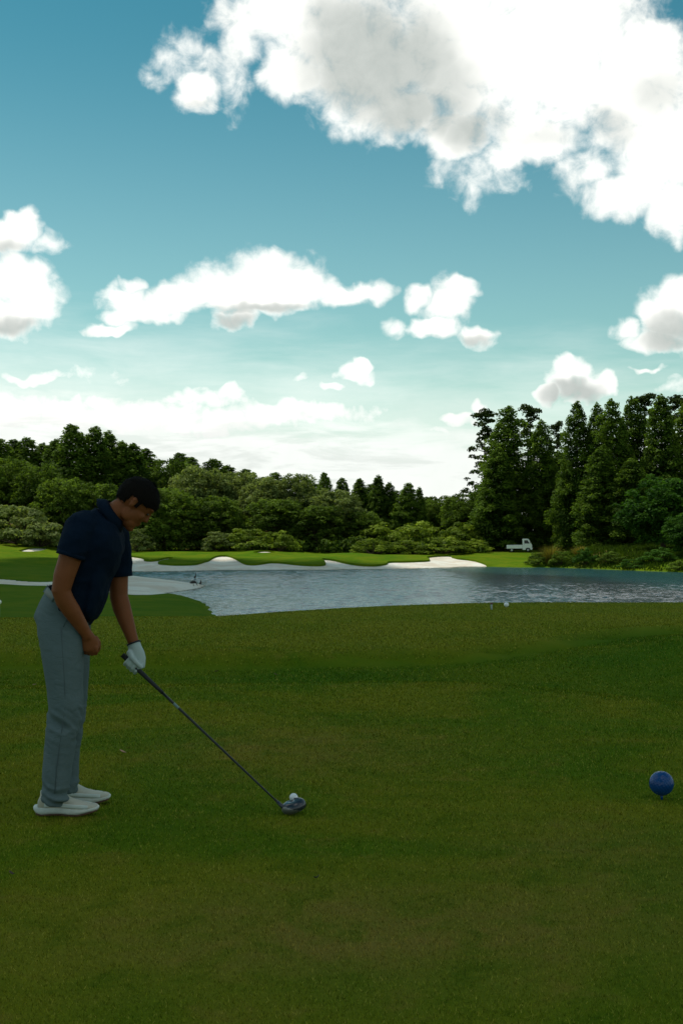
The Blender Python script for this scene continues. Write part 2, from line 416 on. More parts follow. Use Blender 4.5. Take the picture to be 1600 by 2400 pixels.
    me.loops.foreach_set('vertex_index', np.fromiter((v for f in fs for v in f), dtype=np.int32))
    me.polygons.add(len(fs)); me.polygons.foreach_set('loop_start', np.concatenate([[0], np.cumsum(ln)[:-1]]).astype(np.int32))
    me.update(calc_edges=True)
    sm = np.ones(len(fs), bool); sm[len(gf):] = False
    me.polygons.foreach_set('use_smooth', sm)
    x, y = V[:, 0], V[:, 1]
    tee = (1-band_mask(x, y))*ss(.3, -.3, y-tee_edge(x))
    far_lt = .55*ss(148, 162, y)*ss(-35, -45, x)+.22*ss(3, 12, x)*ss(100, 140, y)*ss(25, 18, x)
    tee = np.maximum(tee, far_lt)
    wood = np.maximum(ss(172, 180, y), ss(24, 30, x)*ss(139, 147, y)*.9)
    for nm, arr in (('tee', tee), ('wood', wood), ('far_deck', ss(14.5, 17, y)*ss(.5, -.3, y-tee_edge(x))), ('worn', worn_mask(x, y))):
        at_ = me.attributes.new(nm, 'FLOAT', 'POINT'); at_.data.foreach_set('value', arr.astype(np.float32))
    g = link('ground', me, M_ground); tag(g, kind='structure')
    for k, nme in enumerate(names):
        o = mesh_np(nme.split('.')[0], np.array(sv[k]), sf[k], M_sand); tag(o, kind='structure')
build_ground()
def build_water():
    """wind ripples as real relief; the water in the lee of the right bank lies calmer"""
    rng = np.random.default_rng(12)
    xs = np.arange(-28, 56, .26); ys = np.arange(36, 157, .15)
    X, Y = np.meshgrid(xs, ys); X = X.ravel(); Y = Y.ravel()
    h = np.zeros(X.shape)
    for i in range(34):
        lam = .50*(1.9/.50)**rng.random(); k = 2*math.pi/lam; a = -math.pi/2+rng.normal(.35, .55)
        h += (WAVE/k)*np.sin(k*(X*math.cos(a)+Y*math.sin(a))+rng.uniform(0, 6.283)+.8*np.sin(.11*X+.07*Y+i))
    g = .5+.5*np.sin(.045*X+.9*np.sin(.06*Y)+.42*Y+1.1*np.sin(.21*Y-.03*X))*np.cos(.17*Y-.05*X)
    gust = .62+.48*g
    calm = ss(-1, 5, X-.065*Y)*ss(70, 122, Y)
    h *= gust*(1-.80*calm)*(1-.9*ss(7, 12, X-.02*Y)*ss(118, 134, Y))
    h *= ss(.0, 3.0, -poly_sdf(LAKE, X, Y))*.85+.15
    nx, ny = len(xs), len(ys); i = np.arange((nx-1)*(ny-1)); r = i//(nx-1); c = i % (nx-1); q = r*nx+c
    return mesh_np('lake_water', np.stack([X, Y, WZ+h], 1), np.stack([q, q+1, q+nx+1, q+nx], 1), M_water)
WAVE = .030
water = build_water(); tag(water, kind='structure')
def hz(x, y): return float(height(np.array([x]), np.array([y]))[0])

# ------------------------------------------------------------------ trees
def rand_unit(rng, n):
    v = rng.normal(size=(n, 3)); return v/np.linalg.norm(v, axis=1, keepdims=True)
def leaf_quads(rng, C, N, size, aspect=1.6, droop=None):
    """C leaf centres, N facing directions -> verts, quads"""
    n = len(C)
    up = rand_unit(rng, n)
    if droop is not None: up = up*(1-droop[1]) + np.array(droop[0])*droop[1]
    T1 = np.cross(N, up); T1 /= np.linalg.norm(T1, axis=1, keepdims=True)+1e-9
    T2 = np.cross(N, T1)
    s = size*rng.uniform(.6, 1.35, (n, 1))
    a = T1*s*.5; b = T2*s*.5*aspect
    V = np.stack([C-b, C+a*.9-b*.1, C+b, C-a*.9+b*.1], 1).reshape(-1, 3)
    Q = np.arange(n*4).reshape(n, 4)
    return V, Q
def crown_mesh(name, clumps, rng, leaf, dens, mat, droop=None, flat=.6, jitter=.75):
    """clumps: (x,y,z,r,tint)"""
    Cs, Ns, Ts = [], [], []
    for (x, y, z, r, tt) in clumps:
        n = max(8, int(dens*r*r))
        d = rand_unit(rng, n); d[:, 2] = np.where(d[:, 2] < -.35, -d[:, 2], d[:, 2])
        rad = r*rng.uniform(.55, 1.06, (n, 1))
        p = d*rad*np.array([1, 1, flat])+np.array([x, y, z])
        nn = d+rand_unit(rng, n)*jitter+np.array([0, 0, .35]); nn /= np.linalg.norm(nn, axis=1, keepdims=True)
        Cs.append(p); Ns.append(nn); Ts.append(np.clip(tt+rng.normal(0, .16, n), 0, 1))
    C = np.concatenate(Cs); N = np.concatenate(Ns); T = np.concatenate(Ts)
    V, Q = leaf_quads(rng, C, N, leaf, droop=droop)
    me = bpy.data.meshes.new(name)
    me.vertices.add(len(V)); me.vertices.foreach_set('co', V.astype(np.float32).ravel())
    me.loops.add(len(V)); me.loops.foreach_set('vertex_index', Q.astype(np.int32).ravel())
    me.polygons.add(len(Q)); me.polygons.foreach_set('loop_start', np.arange(0, len(V), 4, dtype=np.int32))
    me.update(calc_edges=True)
    a = me.attributes.new('tint', 'FLOAT', 'POINT'); a.data.foreach_set('value', np.repeat(T, 4).astype(np.float32))
    me.materials.append(mat)
    return me
def tube_bm(bm, pts, rads, seg=8, cap=True):
    rings = []
    pts = [Vector(p) for p in pts]
    for i, p in enumerate(pts):
        t = (pts[min(i+1, len(pts)-1)]-pts[max(i-1, 0)]).normalized()
        ref = Vector((0, 1, 0)) if abs(t.y) < .9 else Vector((1, 0, 0))
        u = t.cross(ref).normalized(); v = t.cross(u)
        rings.append([bm.verts.new(p+(u*math.cos(2*math.pi*k/seg)+v*math.sin(2*math.pi*k/seg))*rads[i]) for k in range(seg)])
    for a, b in zip(rings, rings[1:]):
        for k in range(seg): bm.faces.new((a[k], a[(k+1) % seg], b[(k+1) % seg], b[k]))
    if cap: bm.faces.new(rings[0][::-1]); bm.faces.new(rings[-1])
def trunk_mesh(name, H, r, limbs):
    bm = bmesh.new()
    tube_bm(bm, [(0, 0, -.4), (.03*r, 0, H*.25), (-.1*r, .1*r, H*.6), (0, 0, H*.95)], [r*1.25, r*.85, r*.5, r*.1], 9)
    for (z, ex, ey, ez, rr) in limbs:
        tube_bm(bm, [(0, 0, z), (ex*.5, ey*.5, z+(ez-z)*.4), (ex, ey, ez)], [rr, rr*.7, rr*.2], 6)
    me = bpy.data.meshes.new(name); bm.to_mesh(me); bm.free(); me.materials.append(M_bark)
    me.polygons.foreach_set('use_smooth', np.ones(len(me.polygons), dtype=bool)); return me
L_cedar = leaf_mat('cedar_leaf', (.036, .072, .007), (.145, .228, .026), 0.42)
L_broad = leaf_mat('broad_leaf', (.038, .070, .007), (.155, .230, .030), 0.42)
L_pale = leaf_mat('pale_leaf', (.060, .088, .020), (.215, .262, .078), 0.4)
L_pine = leaf_mat('pine_leaf', (.014, .028, .004), (.050, .078, .010), 0.2)
L_bush = leaf_mat('bush_leaf', (.050, .086, .007), (.235, .310, .030), 0.4)
L_teal = leaf_mat('teal_leaf', (.013, .046, .005), (.066, .150, .016), .38)
L_tall = leaf_mat('tall_cedar_leaf', (.022, .050, .006), (.130, .208, .020), 0.42)
L_grass = leaf_mat('tall_grass', (.018, .042, .003), (.070, .112, .009), .30)
L_straw = leaf_mat('straw_grass', (.10, .10, .01), (.28, .22, .05), .30)

def proto_cedar(seed, H=20, R=4.0, low=.04, pw=.60, mat=None, leaf=.24, dens=106, n=300):
    rng = np.random.default_rng(seed); cl = []; limbs = []
    lob = rng.uniform(0, 6.283, 3)
    for i in range(n):                              # boughs at every height, none in tiers
        t = low+(1-low)*(i/n)**.92
        a = rng.uniform(0, 6.283)
        rr = R*(1-t)**pw*min(1, .82+(t-low)*1.2)*(1+.13*math.sin(2*a+lob[0])+.10*math.sin(3*a+lob[1]+5*t)+.10*math.sin(14*t+lob[2]))+.22
        q = rr*rng.uniform(.60, .97)
        cr = (.34+.17*R*(1-t)**.5)*rng.uniform(.65, 1.2)
        cl.append((q*math.cos(a), q*math.sin(a), H*t-q*.10+rng.normal(0, .2), cr, np.clip(rng.normal(.5, .26), 0, 1)))
        if i % 12 == 0 and t < .85: limbs.append((H*t, q*.8*math.cos(a), q*.8*math.sin(a), H*t+.1, .07+.05*(1-t)))
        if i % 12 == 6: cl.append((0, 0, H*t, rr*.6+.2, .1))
    for i in range(3): cl.append((rng.normal(0, .15), rng.normal(0, .15), H*(.985+.015*i), .58-.13*i, .7))
    return (crown_mesh('crown', cl, rng, leaf, dens, mat or L_cedar, droop=((0, 0, -1), .35), flat=1.15), trunk_mesh('trunk', H, .34, limbs[:24]), H)
def proto_broad(seed, H=12, R=5.0, mat=None, leaf=.24, dens=92, low=.02, nclump=210, rc=.86):
    rng = np.random.default_rng(seed); cl = []; limbs = []
    cz = H*.50; hz_ = H*.46
    nb = 21                      # boughs, each carrying a cluster of leaf clumps
    for b in range(nb):
        d = rand_unit(rng, 1)[0]
        f = rng.uniform(.55, .80)
        bx, by, bz = d[0]*R*f, d[1]*R*f, cz+d[2]*hz_*f
        limbs.append((H*rng.uniform(.15, .4), bx, by, bz, .10)); bt = rng.uniform(.15, .8)
        for j in range(nclump//nb):
            e = rand_unit(rng, 1)[0]*R*.42*rng.uniform(.5, 1)
            x, y, z = bx+e[0], by+e[1], bz+e[2]*.9
            cl.append((x, y, max(z, .4), rc*rng.uniform(.5, 1.1), np.clip(bt+rng.normal(0, .18), 0, 1)))
    for j in range(int(nclump*.8)):
        u = rng.uniform(-.95, 1); a = rng.uniform(0, 6.283); q = math.sqrt(1-u*u)
        if u < 0: q = max(q, .72)
        cl.append((q*R*.84*math.cos(a), q*R*.84*math.sin(a), max(.4, cz+min(u, .82+.08*rng.random())*hz_*.95), rc*rng.uniform(.5, 1.0), rng.uniform(.1, .95)))
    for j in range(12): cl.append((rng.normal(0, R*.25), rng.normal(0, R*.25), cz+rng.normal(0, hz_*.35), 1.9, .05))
    return (crown_mesh('crown', cl, rng, leaf, dens, mat or L_broad, flat=.85, jitter=1.0), trunk_mesh('trunk', H*.8, .26, limbs), H)
def proto_pine(seed, H=22, R=3.6):
    rng = np.random.default_rng(seed); cl = []; limbs = []
    for i in range(30):
        t = .36+.64*(i/29); rr = R*(1-(t-.36)/.64)**.45*rng.uniform(.35, 1.05)
        a = i*2.4+rng.normal(0, .4)
        x, y, z = rr*math.cos(a), rr*math.sin(a), H*t
        limbs.append((z-rr*.25, x, y, z, .09))
        for k in range(3): cl.append((x+rng.normal(0, .5), y+rng.normal(0, .5), z+rng.normal(0, .25), rng.uniform(.5, .95), rng.uniform(.1, .8)))
    for k in range(6): cl.append((rng.normal(0, 1.0), rng.normal(0, 1.0), H*.98+rng.normal(0, .3), .9, .5))
    return (crown_mesh('crown', cl, rng, .30, 75, L_pine, flat=.6), trunk_mesh('trunk', H, .3, limbs), H)
def proto_bush(seed, H=4.0, R=3.4, mat=None, leaf=.21):
    rng = np.random.default_rng(seed); cl = []; limbs = []
    for i in range(60):
        a = rng.uniform(0, 6.283); f = math.sqrt(rng.uniform(0, 1)); th = rng.uniform(.05, 1)
        x, y = R*f*math.cos(a), R*f*math.sin(a); z = H*(1-f*f*.8)*th**.5*.92
        cl.append((x, y, max(.25, z), rng.uniform(.45, .95), rng.uniform(.15, .95)))
        if i % 4 == 0: limbs.append((.1, x*.8, y*.8, max(.25, z)*.9, .05))
    return (crown_mesh('crown', cl, rng, leaf, 150, mat or L_bush, droop=((.55, 0, -.6), .45), flat=.55), trunk_mesh('trunk', H*.7, .10, limbs), H)
PROTO = {'cedar': [proto_cedar(s) for s in (1, 2, 3)],
 'tall': [proto_cedar(11, 23, 4.6, .02, .5, L_tall), proto_cedar(12, 23, 4.2, .02, .55, L_tall), proto_cedar(13, 22, 4.9, .02, .45, L_tall)],
 'broad': [proto_broad(21), proto_broad(22), proto_broad(23)],
 'pale': [proto_broad(31, mat=L_pale), proto_broad(32, mat=L_pale)],
 'teal': [proto_broad(41, mat=L_teal, H=11, R=4.6, low=.02)],
 'pine': [proto_pine(51), proto_pine(52)],
 'bush': [proto_bush(61), proto_bush(62), proto_bush(63)],
 'palebush': [proto_bush(71, mat=L_pale), proto_bush(72, mat=L_pale)]}
PR = {'cedar': 4.0, 'tall': 4.6, 'broad': 5.4, 'pale': 5.4, 'teal': 5.0, 'pine': 3.8, 'bush': 3.7, 'palebush': 3.7}
NAME = {'cedar': 'cedar_tree', 'tall': 'cedar_tree', 'broad': 'broadleaf_tree', 'pale': 'broadleaf_tree', 'teal': 'broadleaf_tree', 'pine': 'pine_tree', 'bush': 'shrub', 'palebush': 'shrub'}
CAT = {'cedar': 'tree', 'tall': 'tree', 'broad': 'tree', 'pale': 'tree', 'teal': 'tree', 'pine': 'tree', 'bush': 'shrub', 'palebush': 'shrub'}
trng = random.Random(5)
def plant(kind, px, top, wpx, Dm, label, group=None):
    crown, trunk, H = trng.choice(PROTO[kind])
    p = at(px, top, Dm); zb = hz(p.x, p.y)-.05
    hh = max(1.0, p.z-zb); rr = wpx*.5*Dm/F
    o = empty(NAME[kind], (p.x, p.y, zb), trng.uniform(0, 6.283))
    tag(o, label, CAT[kind], group)
    sz = hh/(H*1.02); sx = 1.14*rr/PR[kind]
    for nm, me in (('trunk', trunk), ('crown', crown)):
        c = bpy.data.objects.new(nm, me); COL.objects.link(c); c.parent = o
        c.scale = (sx, sx, sz)
    return o
# (kind, centre px, top px, width px, distance, label, group)
TREES = [
 ('broad', 18, 1052, 150, 184, 'round dark green broadleaf tree at the left frame edge', None),
 ('broad', 92, 1072, 140, 181, 'dark broadleaf tree second from the left frame edge, left of the tallest left cedars', None),
 ('cedar', 170, 996, 150, 192, 'tallest blunt-topped cedar of the left wood, above the golfer\'s back', None),
 ('cedar', 222, 1001, 122, 194, 'pointed cedar just right of the tallest cedar in the left wood', None),
 ('cedar', 255, 1010, 110, 198, 'slim pointed cedar, rightmost of the three tall ones above the golfer', None),
 ('cedar', 132, 1030, 110, 196, 'cedar on the left shoulder of the tallest cedar in the left wood', None),
 ('cedar', 286, 1034, 110, 197, 'cedar between the slim pointed one and the broad one above the golfer\'s head', None),
 ('broad', 150, 1105, 150, 176, 'dark broadleaf tree in front of the tall left cedars, behind the golfer\'s shoulder', None),
 ('broad', 238, 1118, 130, 176, 'dark broadleaf tree directly behind the golfer\'s neck', None),
 ('cedar', 312, 1040, 130, 198, 'broad dark cedar directly above the golfer\'s head', None),
 ('broad', 398, 1058, 130, 200, 'brownish green rounded tree above and right of the golfer\'s head', None),
 ('broad', 385, 1128, 170, 174, 'bright leafy tree right beside the golfer\'s face', None),
 ('pale', 470, 1080, 160, 188, 'greyish green rounded tree crown, first of the pale crowns right of the golfer', None),
 ('pale', 552, 1098, 140, 192, 'greyish green rounded crown, second of the pale crowns right of the golfer', None),
 ('broad', 500, 1150, 150, 178, 'dark tree low in front of the pale crowns, left of the centre shrubs', None),
 ('pale', 618, 1110, 140, 187, 'pale tree with thin see-through top left of the domed tree', None),
 ('pale', 690, 1102, 118, 187, 'domed green tree standing up above the wood left of centre', None),
 ('broad', 640, 1158, 165, 178, 'wide dark tree behind the pale centre shrubs', None),
 ('broad', 742, 1175, 130, 177, 'shaded dark tree right of the centre shrubs', None),
 ('pale', 790, 1138, 140, 182, 'yellowish green tree in front of the small pointed cedars', None),
 ('broad', 850, 1190, 110, 180, 'dark low tree between the yellowish tree and the long shrub bank', None),
 ('cedar', 760, 1108, 70, 206, 'small pointed cedar on the skyline, leftmost right of the domed tree', None),
 ('cedar', 802, 1120, 76, 208, 'small cedar on the skyline behind the yellowish green tree', None),
 ('cedar', 842, 1122, 78, 208, 'blunt small cedar on the skyline right of the yellowish green tree', None),
 ('cedar', 886, 1114, 74, 206, 'sharp-pointed cedar in the middle of the central skyline', None),
 ('cedar', 912, 1130, 60, 206, 'narrow cedar touching the sharp-pointed one on the central skyline', None),
 ('cedar', 956, 1132, 88, 204, 'broad dark cedar above the long shrub bank', None),
 ('cedar', 982, 1142, 52, 206, 'thin cedar spire at the right end of the central skyline', None),
 ('broad', 1028, 1150, 90, 210, 'small far tree in the dip of the skyline', None),
 ('broad', 1085, 1142, 110, 190, 'dark round tree at the left foot of the tall right grove', None),
 ('palebush', 40, 1172, 190, 168, 'spreading pale shrub at the left frame edge beside the small bunker', None),
 ('palebush', 95, 1222, 100, 167, 'low pale shrub between the left edge shrub and the golfer', None),
 ('palebush', 322, 1232, 90, 168, 'pale shrub below the golfer\'s chin', None),
 ('palebush', 515, 1240, 90, 170, 'greyish shrub, leftmost of the centre shrubs', None),
 ('bush', 580, 1228, 130, 171, 'green drooping shrub, middle of the three centre shrubs', None),
 ('bush', 652, 1238, 100, 169, 'bright wind-bent shrub above the small lens-shaped bunker', None),
 ('bush', 900, 1222, 150, 176, 'upper left shrub of the long shrub bank', None),
 ('bush', 985, 1214, 160, 178, 'upper middle shrub of the long shrub bank', None),
 ('bush', 1070, 1222, 130, 178, 'upper right shrub of the long shrub bank by the tall grove', None),
 ('bush', 875, 1258, 100, 169, 'yellow green shrub at the lower left of the long shrub bank', None),
 ('bush', 950, 1258, 120, 170, 'low shrub at the front middle of the long shrub bank', None),
 ('bush', 1040, 1255, 120, 171, 'low shrub at the front right of the long shrub bank', None),
 ('bush', 1105, 1262, 90, 174, 'low shrub left of the white truck', None),
 ('pine', 1135, 962, 95, 204, 'dark open pine at the left edge of the tall right grove', None),
 ('tall', 1190, 952, 150, 187, 'tall full cedar, left front of the right grove above the truck', None),
 ('pine', 1242, 948, 90, 212, 'flat-topped pine behind the left cedars of the right grove', None),
 ('tall', 1268, 985, 120, 184, 'second tall cedar from the left in the right grove', None),
 ('pine', 1304, 988, 60, 214, 'small dark pine showing in the gap of the right grove', None),
 ('tall', 1350, 942, 118, 174, 'pointed cedar right of the sky gap in the right grove', None),
 ('tall', 1398, 945, 100, 176, 'cedar with a twin tip beside the pointed one in the right grove', None),
 ('tall', 1432, 936, 120, 171, 'tall cedar in the middle of the right grove', None),
 ('tall', 1482, 930, 120, 175, 'tall cedar right of the middle in the right grove', None),
 ('pine', 1508, 922, 100, 192, 'dark round-topped pine behind the right grove', None),
 ('tall', 1548, 926, 140, 168, 'tall cedar near the right frame edge', None),
 ('pine', 1580, 930, 100, 192, 'dark pine behind the cedars at the right frame edge', None),
 ('tall', 1615, 930, 150, 170, 'cedar cut by the right frame edge', None),
 ('tall', 1165, 1050, 130, 181, 'shorter dark cedar at the front left corner of the right grove', None),
 ('tall', 1310, 1060, 140, 188, 'shorter dark cedar filling the front of the right grove below the sky gap', None),
 ('tall', 1405, 1050, 140, 165, 'shorter dark cedar at the front middle of the right grove', None),
 ('tall', 1480, 1075, 130, 163, 'shorter dark cedar behind the blue green tree', None),
 ('teal', 1552, 1105, 190, 150, 'blue green broadleaf tree in front of the right grove', None),
 ('teal', 1625, 1190, 130, 138, 'low blue green tree at the right frame edge', None),
]
for k in TREES: plant(*k)
bx = 0
skyl = [(-30, 1030), (0, 1028), (35, 1030), (68, 1025), (100, 1038), (128, 1035), (285, 1045), (345, 1052), (425, 1062), (455, 1072), (500, 1075), (535, 1090), (580, 1100), (640, 1108), (725, 1125), (870, 1135), (930, 1150), (1000, 1165), (1055, 1165), (1115, 1150)]
for i, (px, top) in enumerate(skyl):
    plant('cedar', px+trng.uniform(-6, 6), top, trng.uniform(90, 125), trng.uniform(225, 240),
          'dark tree on the far ridge, only its top showing over the wood', 'ridge trees behind the wood')
plant('cedar', -60, 1010, 140, 190, 'cedar mostly outside the picture, its side entering at the left frame edge')
plant('tall', 1690, 940, 150, 176, 'cedar mostly outside the picture past the right frame edge')

def undergrowth():
    rng = np.random.default_rng(77); cl = []
    for i in range(420):
        px = rng.uniform(-140, 1150); Dm = rng.uniform(171, 182); p = at(px, 1285, Dm); z0 = hz(p.x, p.y)
        cl.append((p.x, p.y, z0+rng.uniform(.2, 1.9)*(.6+.4*rng.random()), rng.uniform(.7, 1.3), rng.uniform(0, .45)))
    for i in range(160):
        px = rng.uniform(1110, 1330); Dm = rng.uniform(190, 200); p = at(px, 1285, Dm); z0 = hz(p.x, p.y)
        cl.append((p.x, p.y, z0+rng.uniform(.2, 2.0), rng.uniform(.7, 1.3), rng.uniform(0, .3)))
    o = link('undergrowth', crown_mesh('undergrowth', cl, rng, .30, 42, L_broad, flat=.8))
    tag(o, 'dark leafy undergrowth along the foot of the wood', 'undergrowth', kind='stuff')
undergrowth()

def far_wood():
    """the wood goes on past both frame edges"""
    rng = np.random.default_rng(78); cl = []
    for lo, hi in ((-1500, -60), (1720, 2900)):
        for i in range(520):
            px = rng.uniform(lo, hi); Dm = rng.uniform(172, 205); p = at(px, 1285, Dm); z0 = hz(p.x, p.y)
            cl.append((p.x, p.y, z0+rng.uniform(.5, 13)*(.55+.45*abs(math.sin(p.x*.21+1.3*math.sin(p.x*.08)))), rng.uniform(1.6, 3.0), rng.uniform(.1, .8)))
    o = link('far_wood', crown_mesh('far_wood', cl, rng, .55, 20, L_broad, flat=.9))
    tag(o, 'dark green wood continuing beyond both edges of the picture', 'wood', kind='stuff')
far_wood()
# ------------------------------------------------------------------ golfer
DM = 6.40                                   # distance of the golfer's centre plane
TMP = bpy.data.scenes.new('modelling')         # scratch scene for the voxel remeshes, removed below
def Q(px, py, dy=0.0): return at(px, py, DM+dy)
def loft(bm, rings, seg=24, cap=True, close=True):
    """rings: (centre, axis_a(Vector half-length), axis_b(Vector half-length), exponent)"""
    R_ = []
    for r in rings:
        c, a, b = r[:3]; ex = r[3] if len(r) > 3 else 2.0
        vv = []
        for k in range(seg):
            t = 2*math.pi*k/seg; ct, st = math.cos(t), math.sin(t)
            f = (abs(ct)**ex+abs(st)**ex)**(-1/ex)
            vv.append(bm.verts.new(c+a*(ct*f)+b*(st*f)))
        R_.append(vv)
    for p, q in zip(R_, R_[1:]):
        for k in range(seg): bm.faces.new((p[k], p[(k+1) % seg], q[(k+1) % seg], q[k]))
    if cap: bm.faces.new(R_[0][::-1]); bm.faces.new(R_[-1])
    return R_
def limb(bm, pts, seg=20, cap=True, ex=2.0):
    """pts: (point, half width in view plane, half depth); cross-sections stay square to the path"""
    P_ = [p[0] for p in pts]; rings = []
    for i, (c, a, b) in enumerate(pts):
        t = (P_[min(i+1, len(P_)-1)]-P_[max(i-1, 0)]).normalized()
        Yv = Vector((0, 1, 0)); u = t.cross(Yv)
        if u.length < .2: u = t.cross(Vector((1, 0, 0)))
        u.normalize(); v = u.cross(t).normalized()
        rings.append((c, u*a, v*b, ex))
    return loft(bm, rings, seg, cap)
def ball(bm, c, rx, ry=None, rz=None, rot=None, sub=3):
    M = Matrix.Translation(c) @ (rot.to_4x4() if rot else Matrix.Identity(4)) @ Matrix.Diagonal((rx, ry or rx, rz or rx, 1))
    bmesh.ops.create_icosphere(bm, subdivisions=sub, radius=1.0, matrix=M)
def remeshed(name, bm, voxel, mat, parent, smooth=6, disp=None, origin=None):
    bmesh.ops.recalc_face_normals(bm, faces=bm.faces[:])
    me = bpy.data.meshes.new(name); bm.to_mesh(me); bm.free()
    o = bpy.data.objects.new(name, me); TMP.collection.objects.link(o)
    r = o.modifiers.new('r', 'REMESH'); r.mode = 'VOXEL'; r.voxel_size = voxel
    if smooth:
        s = o.modifiers.new('s', 'SMOOTH'); s.factor = .5; s.iterations = smooth
    with bpy.context.temp_override(scene=TMP, view_layer=TMP.view_layers[0]): dg = bpy.context.evaluated_depsgraph_get()
    dg.update()
    m2 = bpy.data.meshes.new_from_object(o.evaluated_get(dg))
    bpy.data.objects.remove(o); bpy.data.meshes.remove(me)
    m2.name = name
    if disp:
        m2.update()
        nv = len(m2.vertices); co = np.empty(nv*3, np.float32); no = np.empty(nv*3, np.float32)
        m2.vertices.foreach_get('co', co); m2.vertex_normals.foreach_get('vector', no)
        co = co.reshape(-1, 3); no = no.reshape(-1, 3)
        out = [Vector(c)+disp(Vector(c), n_) for c, n_ in zip(co.tolist(), no.tolist())]
        m2.vertices.foreach_set('co', np.array([v[:] for v in out], np.float32).ravel()); m2.update()
    m2.materials.clear(); m2.materials.append(mat)
    m2.polygons.foreach_set('use_smooth', np.ones(len(m2.polygons), dtype=bool))
    return link(name, m2, None, parent)
def cloth_bump(t, b, base, var, weave=900, wr=28, strength=.35, dist=.008, warp=(1, 1, .55)):
    co = obj_coord(t)
    n1 = t.noise(t.v('MULTIPLY', co, warp), wr, 4, .6, 1.2); n2 = t.noise(co, weave, 2, .6); n3 = t.noise(co, 7, 4, .6)
    t.put(b.inputs['Base Color'], t.mix(t.m('ADD', t.m('MULTIPLY', n2, .55), t.m('MULTIPLY', n3, .45)), base, var))
    h = t.m('ADD', n1, t.m('MULTIPLY', n2, .08))
    t.put(b.inputs['Normal'], t.bump(h, strength, dist))
def f_skin(t, b):
    co = obj_coord(t)
    n = t.noise(co, 22, 5, .6); n2 = t.noise(co, 240, 3, .6)
    t.put(b.inputs['Base Color'], t.mix(t.m('ADD', t.m('MULTIPLY', n, .6), t.m('MULTIPLY', n2, .4)), (.150, .047, .015), (.235, .080, .028)))
    t.put(b.inputs['Normal'], t.bump(n2, .15, .002))
M_skin = pmat('skin', (.25, .10, .05), .55, spec=.18, fn=f_skin)
M_skin.node_tree.nodes['Principled BSDF'].inputs['Subsurface Weight'].default_value = .08
M_skin.node_tree.nodes['Principled BSDF'].inputs['Subsurface Radius'].default_value = (.012, .004, .002)
M_hair = pmat('hair', (.008, .007, .006), .8, spec=.08, fn=lambda t, b: (t.put(b.inputs['Normal'], t.bump(t.noise(t.v('MULTIPLY', obj_coord(t), (1, 1, .35)), 260, 3, .7), .9, .006)),
    t.put(b.inputs['Base Color'], t.mix(t.noise(obj_coord(t), 120, 3, .7), (.003, .0026, .0022), (.012, .0095, .0075)))))
M_polo = pmat('polo', (.010, .020, .045), .9, spec=.08, fn=lambda t, b: cloth_bump(t, b, (.0018, .0062, .0150), (.0042, .0135, .0300), 1100, 16, .55, .014, (1, 1, .6)))
M_trouser = pmat('trouser', (.2, .25, .27), .85, spec=.2, fn=lambda t, b: cloth_bump(t, b, (.068, .104, .110), (.128, .172, .174), 1000, 17, .50, .012, (.8, .8, 1.5)))
M_belt = pmat('waistband', (.17, .19, .17), .7, spec=.3)
M_glove = pmat('glove', (.62, .68, .68), .6, spec=.4, fn=lambda t, b: cloth_bump(t, b, (.30, .39, .39), (.48, .56, .54), 500, 55, .4, .004, (1, 1, 1)))
M_black = pmat('black_rubber', (.010, .011, .014), .6, spec=.4, fn=lambda t, b: t.put(b.inputs['Normal'], t.bump(t.noise(obj_coord(t), 380, 2, .5), .5, .002)))
M_shoe = pmat('shoe_knit', (.60, .60, .55), .85, spec=.2, fn=lambda t, b: cloth_bump(t, b, (.34, .32, .24), (.64, .62, .52), 420, 150, .6, .003, (1, 1, 1)))
M_overlay = pmat('shoe_overlay', (.56, .63, .60), .6, spec=.35)
M_midsole = pmat('midsole', (.74, .78, .76), .6, spec=.3, fn=lambda t, b: t.put(b.inputs['Base Color'], t.mix(t.noise(obj_coord(t), 60, 4, .6), (.70, .74, .69), (.46, .50, .46))))
M_outsole = pmat('outsole', (.10, .045, .025), .8)
M_eye = pmat('eye', (.02, .015, .012), .2)

gb = onz(150, 1908, 0)
golfer = empty('person', (gb.x, gb.y, 0))
tag(golfer, 'man in navy polo, grey blue trousers and white shoes bending over a driver', 'person')
GL = Vector(golfer.location)
def local(o):                    # parts are modelled in world space; bring them into the person's frame
    o.data.transform(Matrix.Translation(-Vector(o.parent.location)))
    return o

# head frame: looking down at the ball, turned a little away from the camera
hd = math.radians(47); yaw = math.radians(16)
hf = Vector((math.cos(hd)*math.cos(yaw), math.cos(hd)*math.sin(yaw), -math.sin(hd)))
hs = Vector((-math.sin(yaw), math.cos(yaw), 0))          # towards his left
hu = hf.cross(hs).normalized()
HC = Q(321, 1174, .02)
HR = Matrix((hf, hs, hu)).transposed()
def Hh(f, s, u): return HC + hf*f + hs*s + hu*u
bm = bmesh.new()
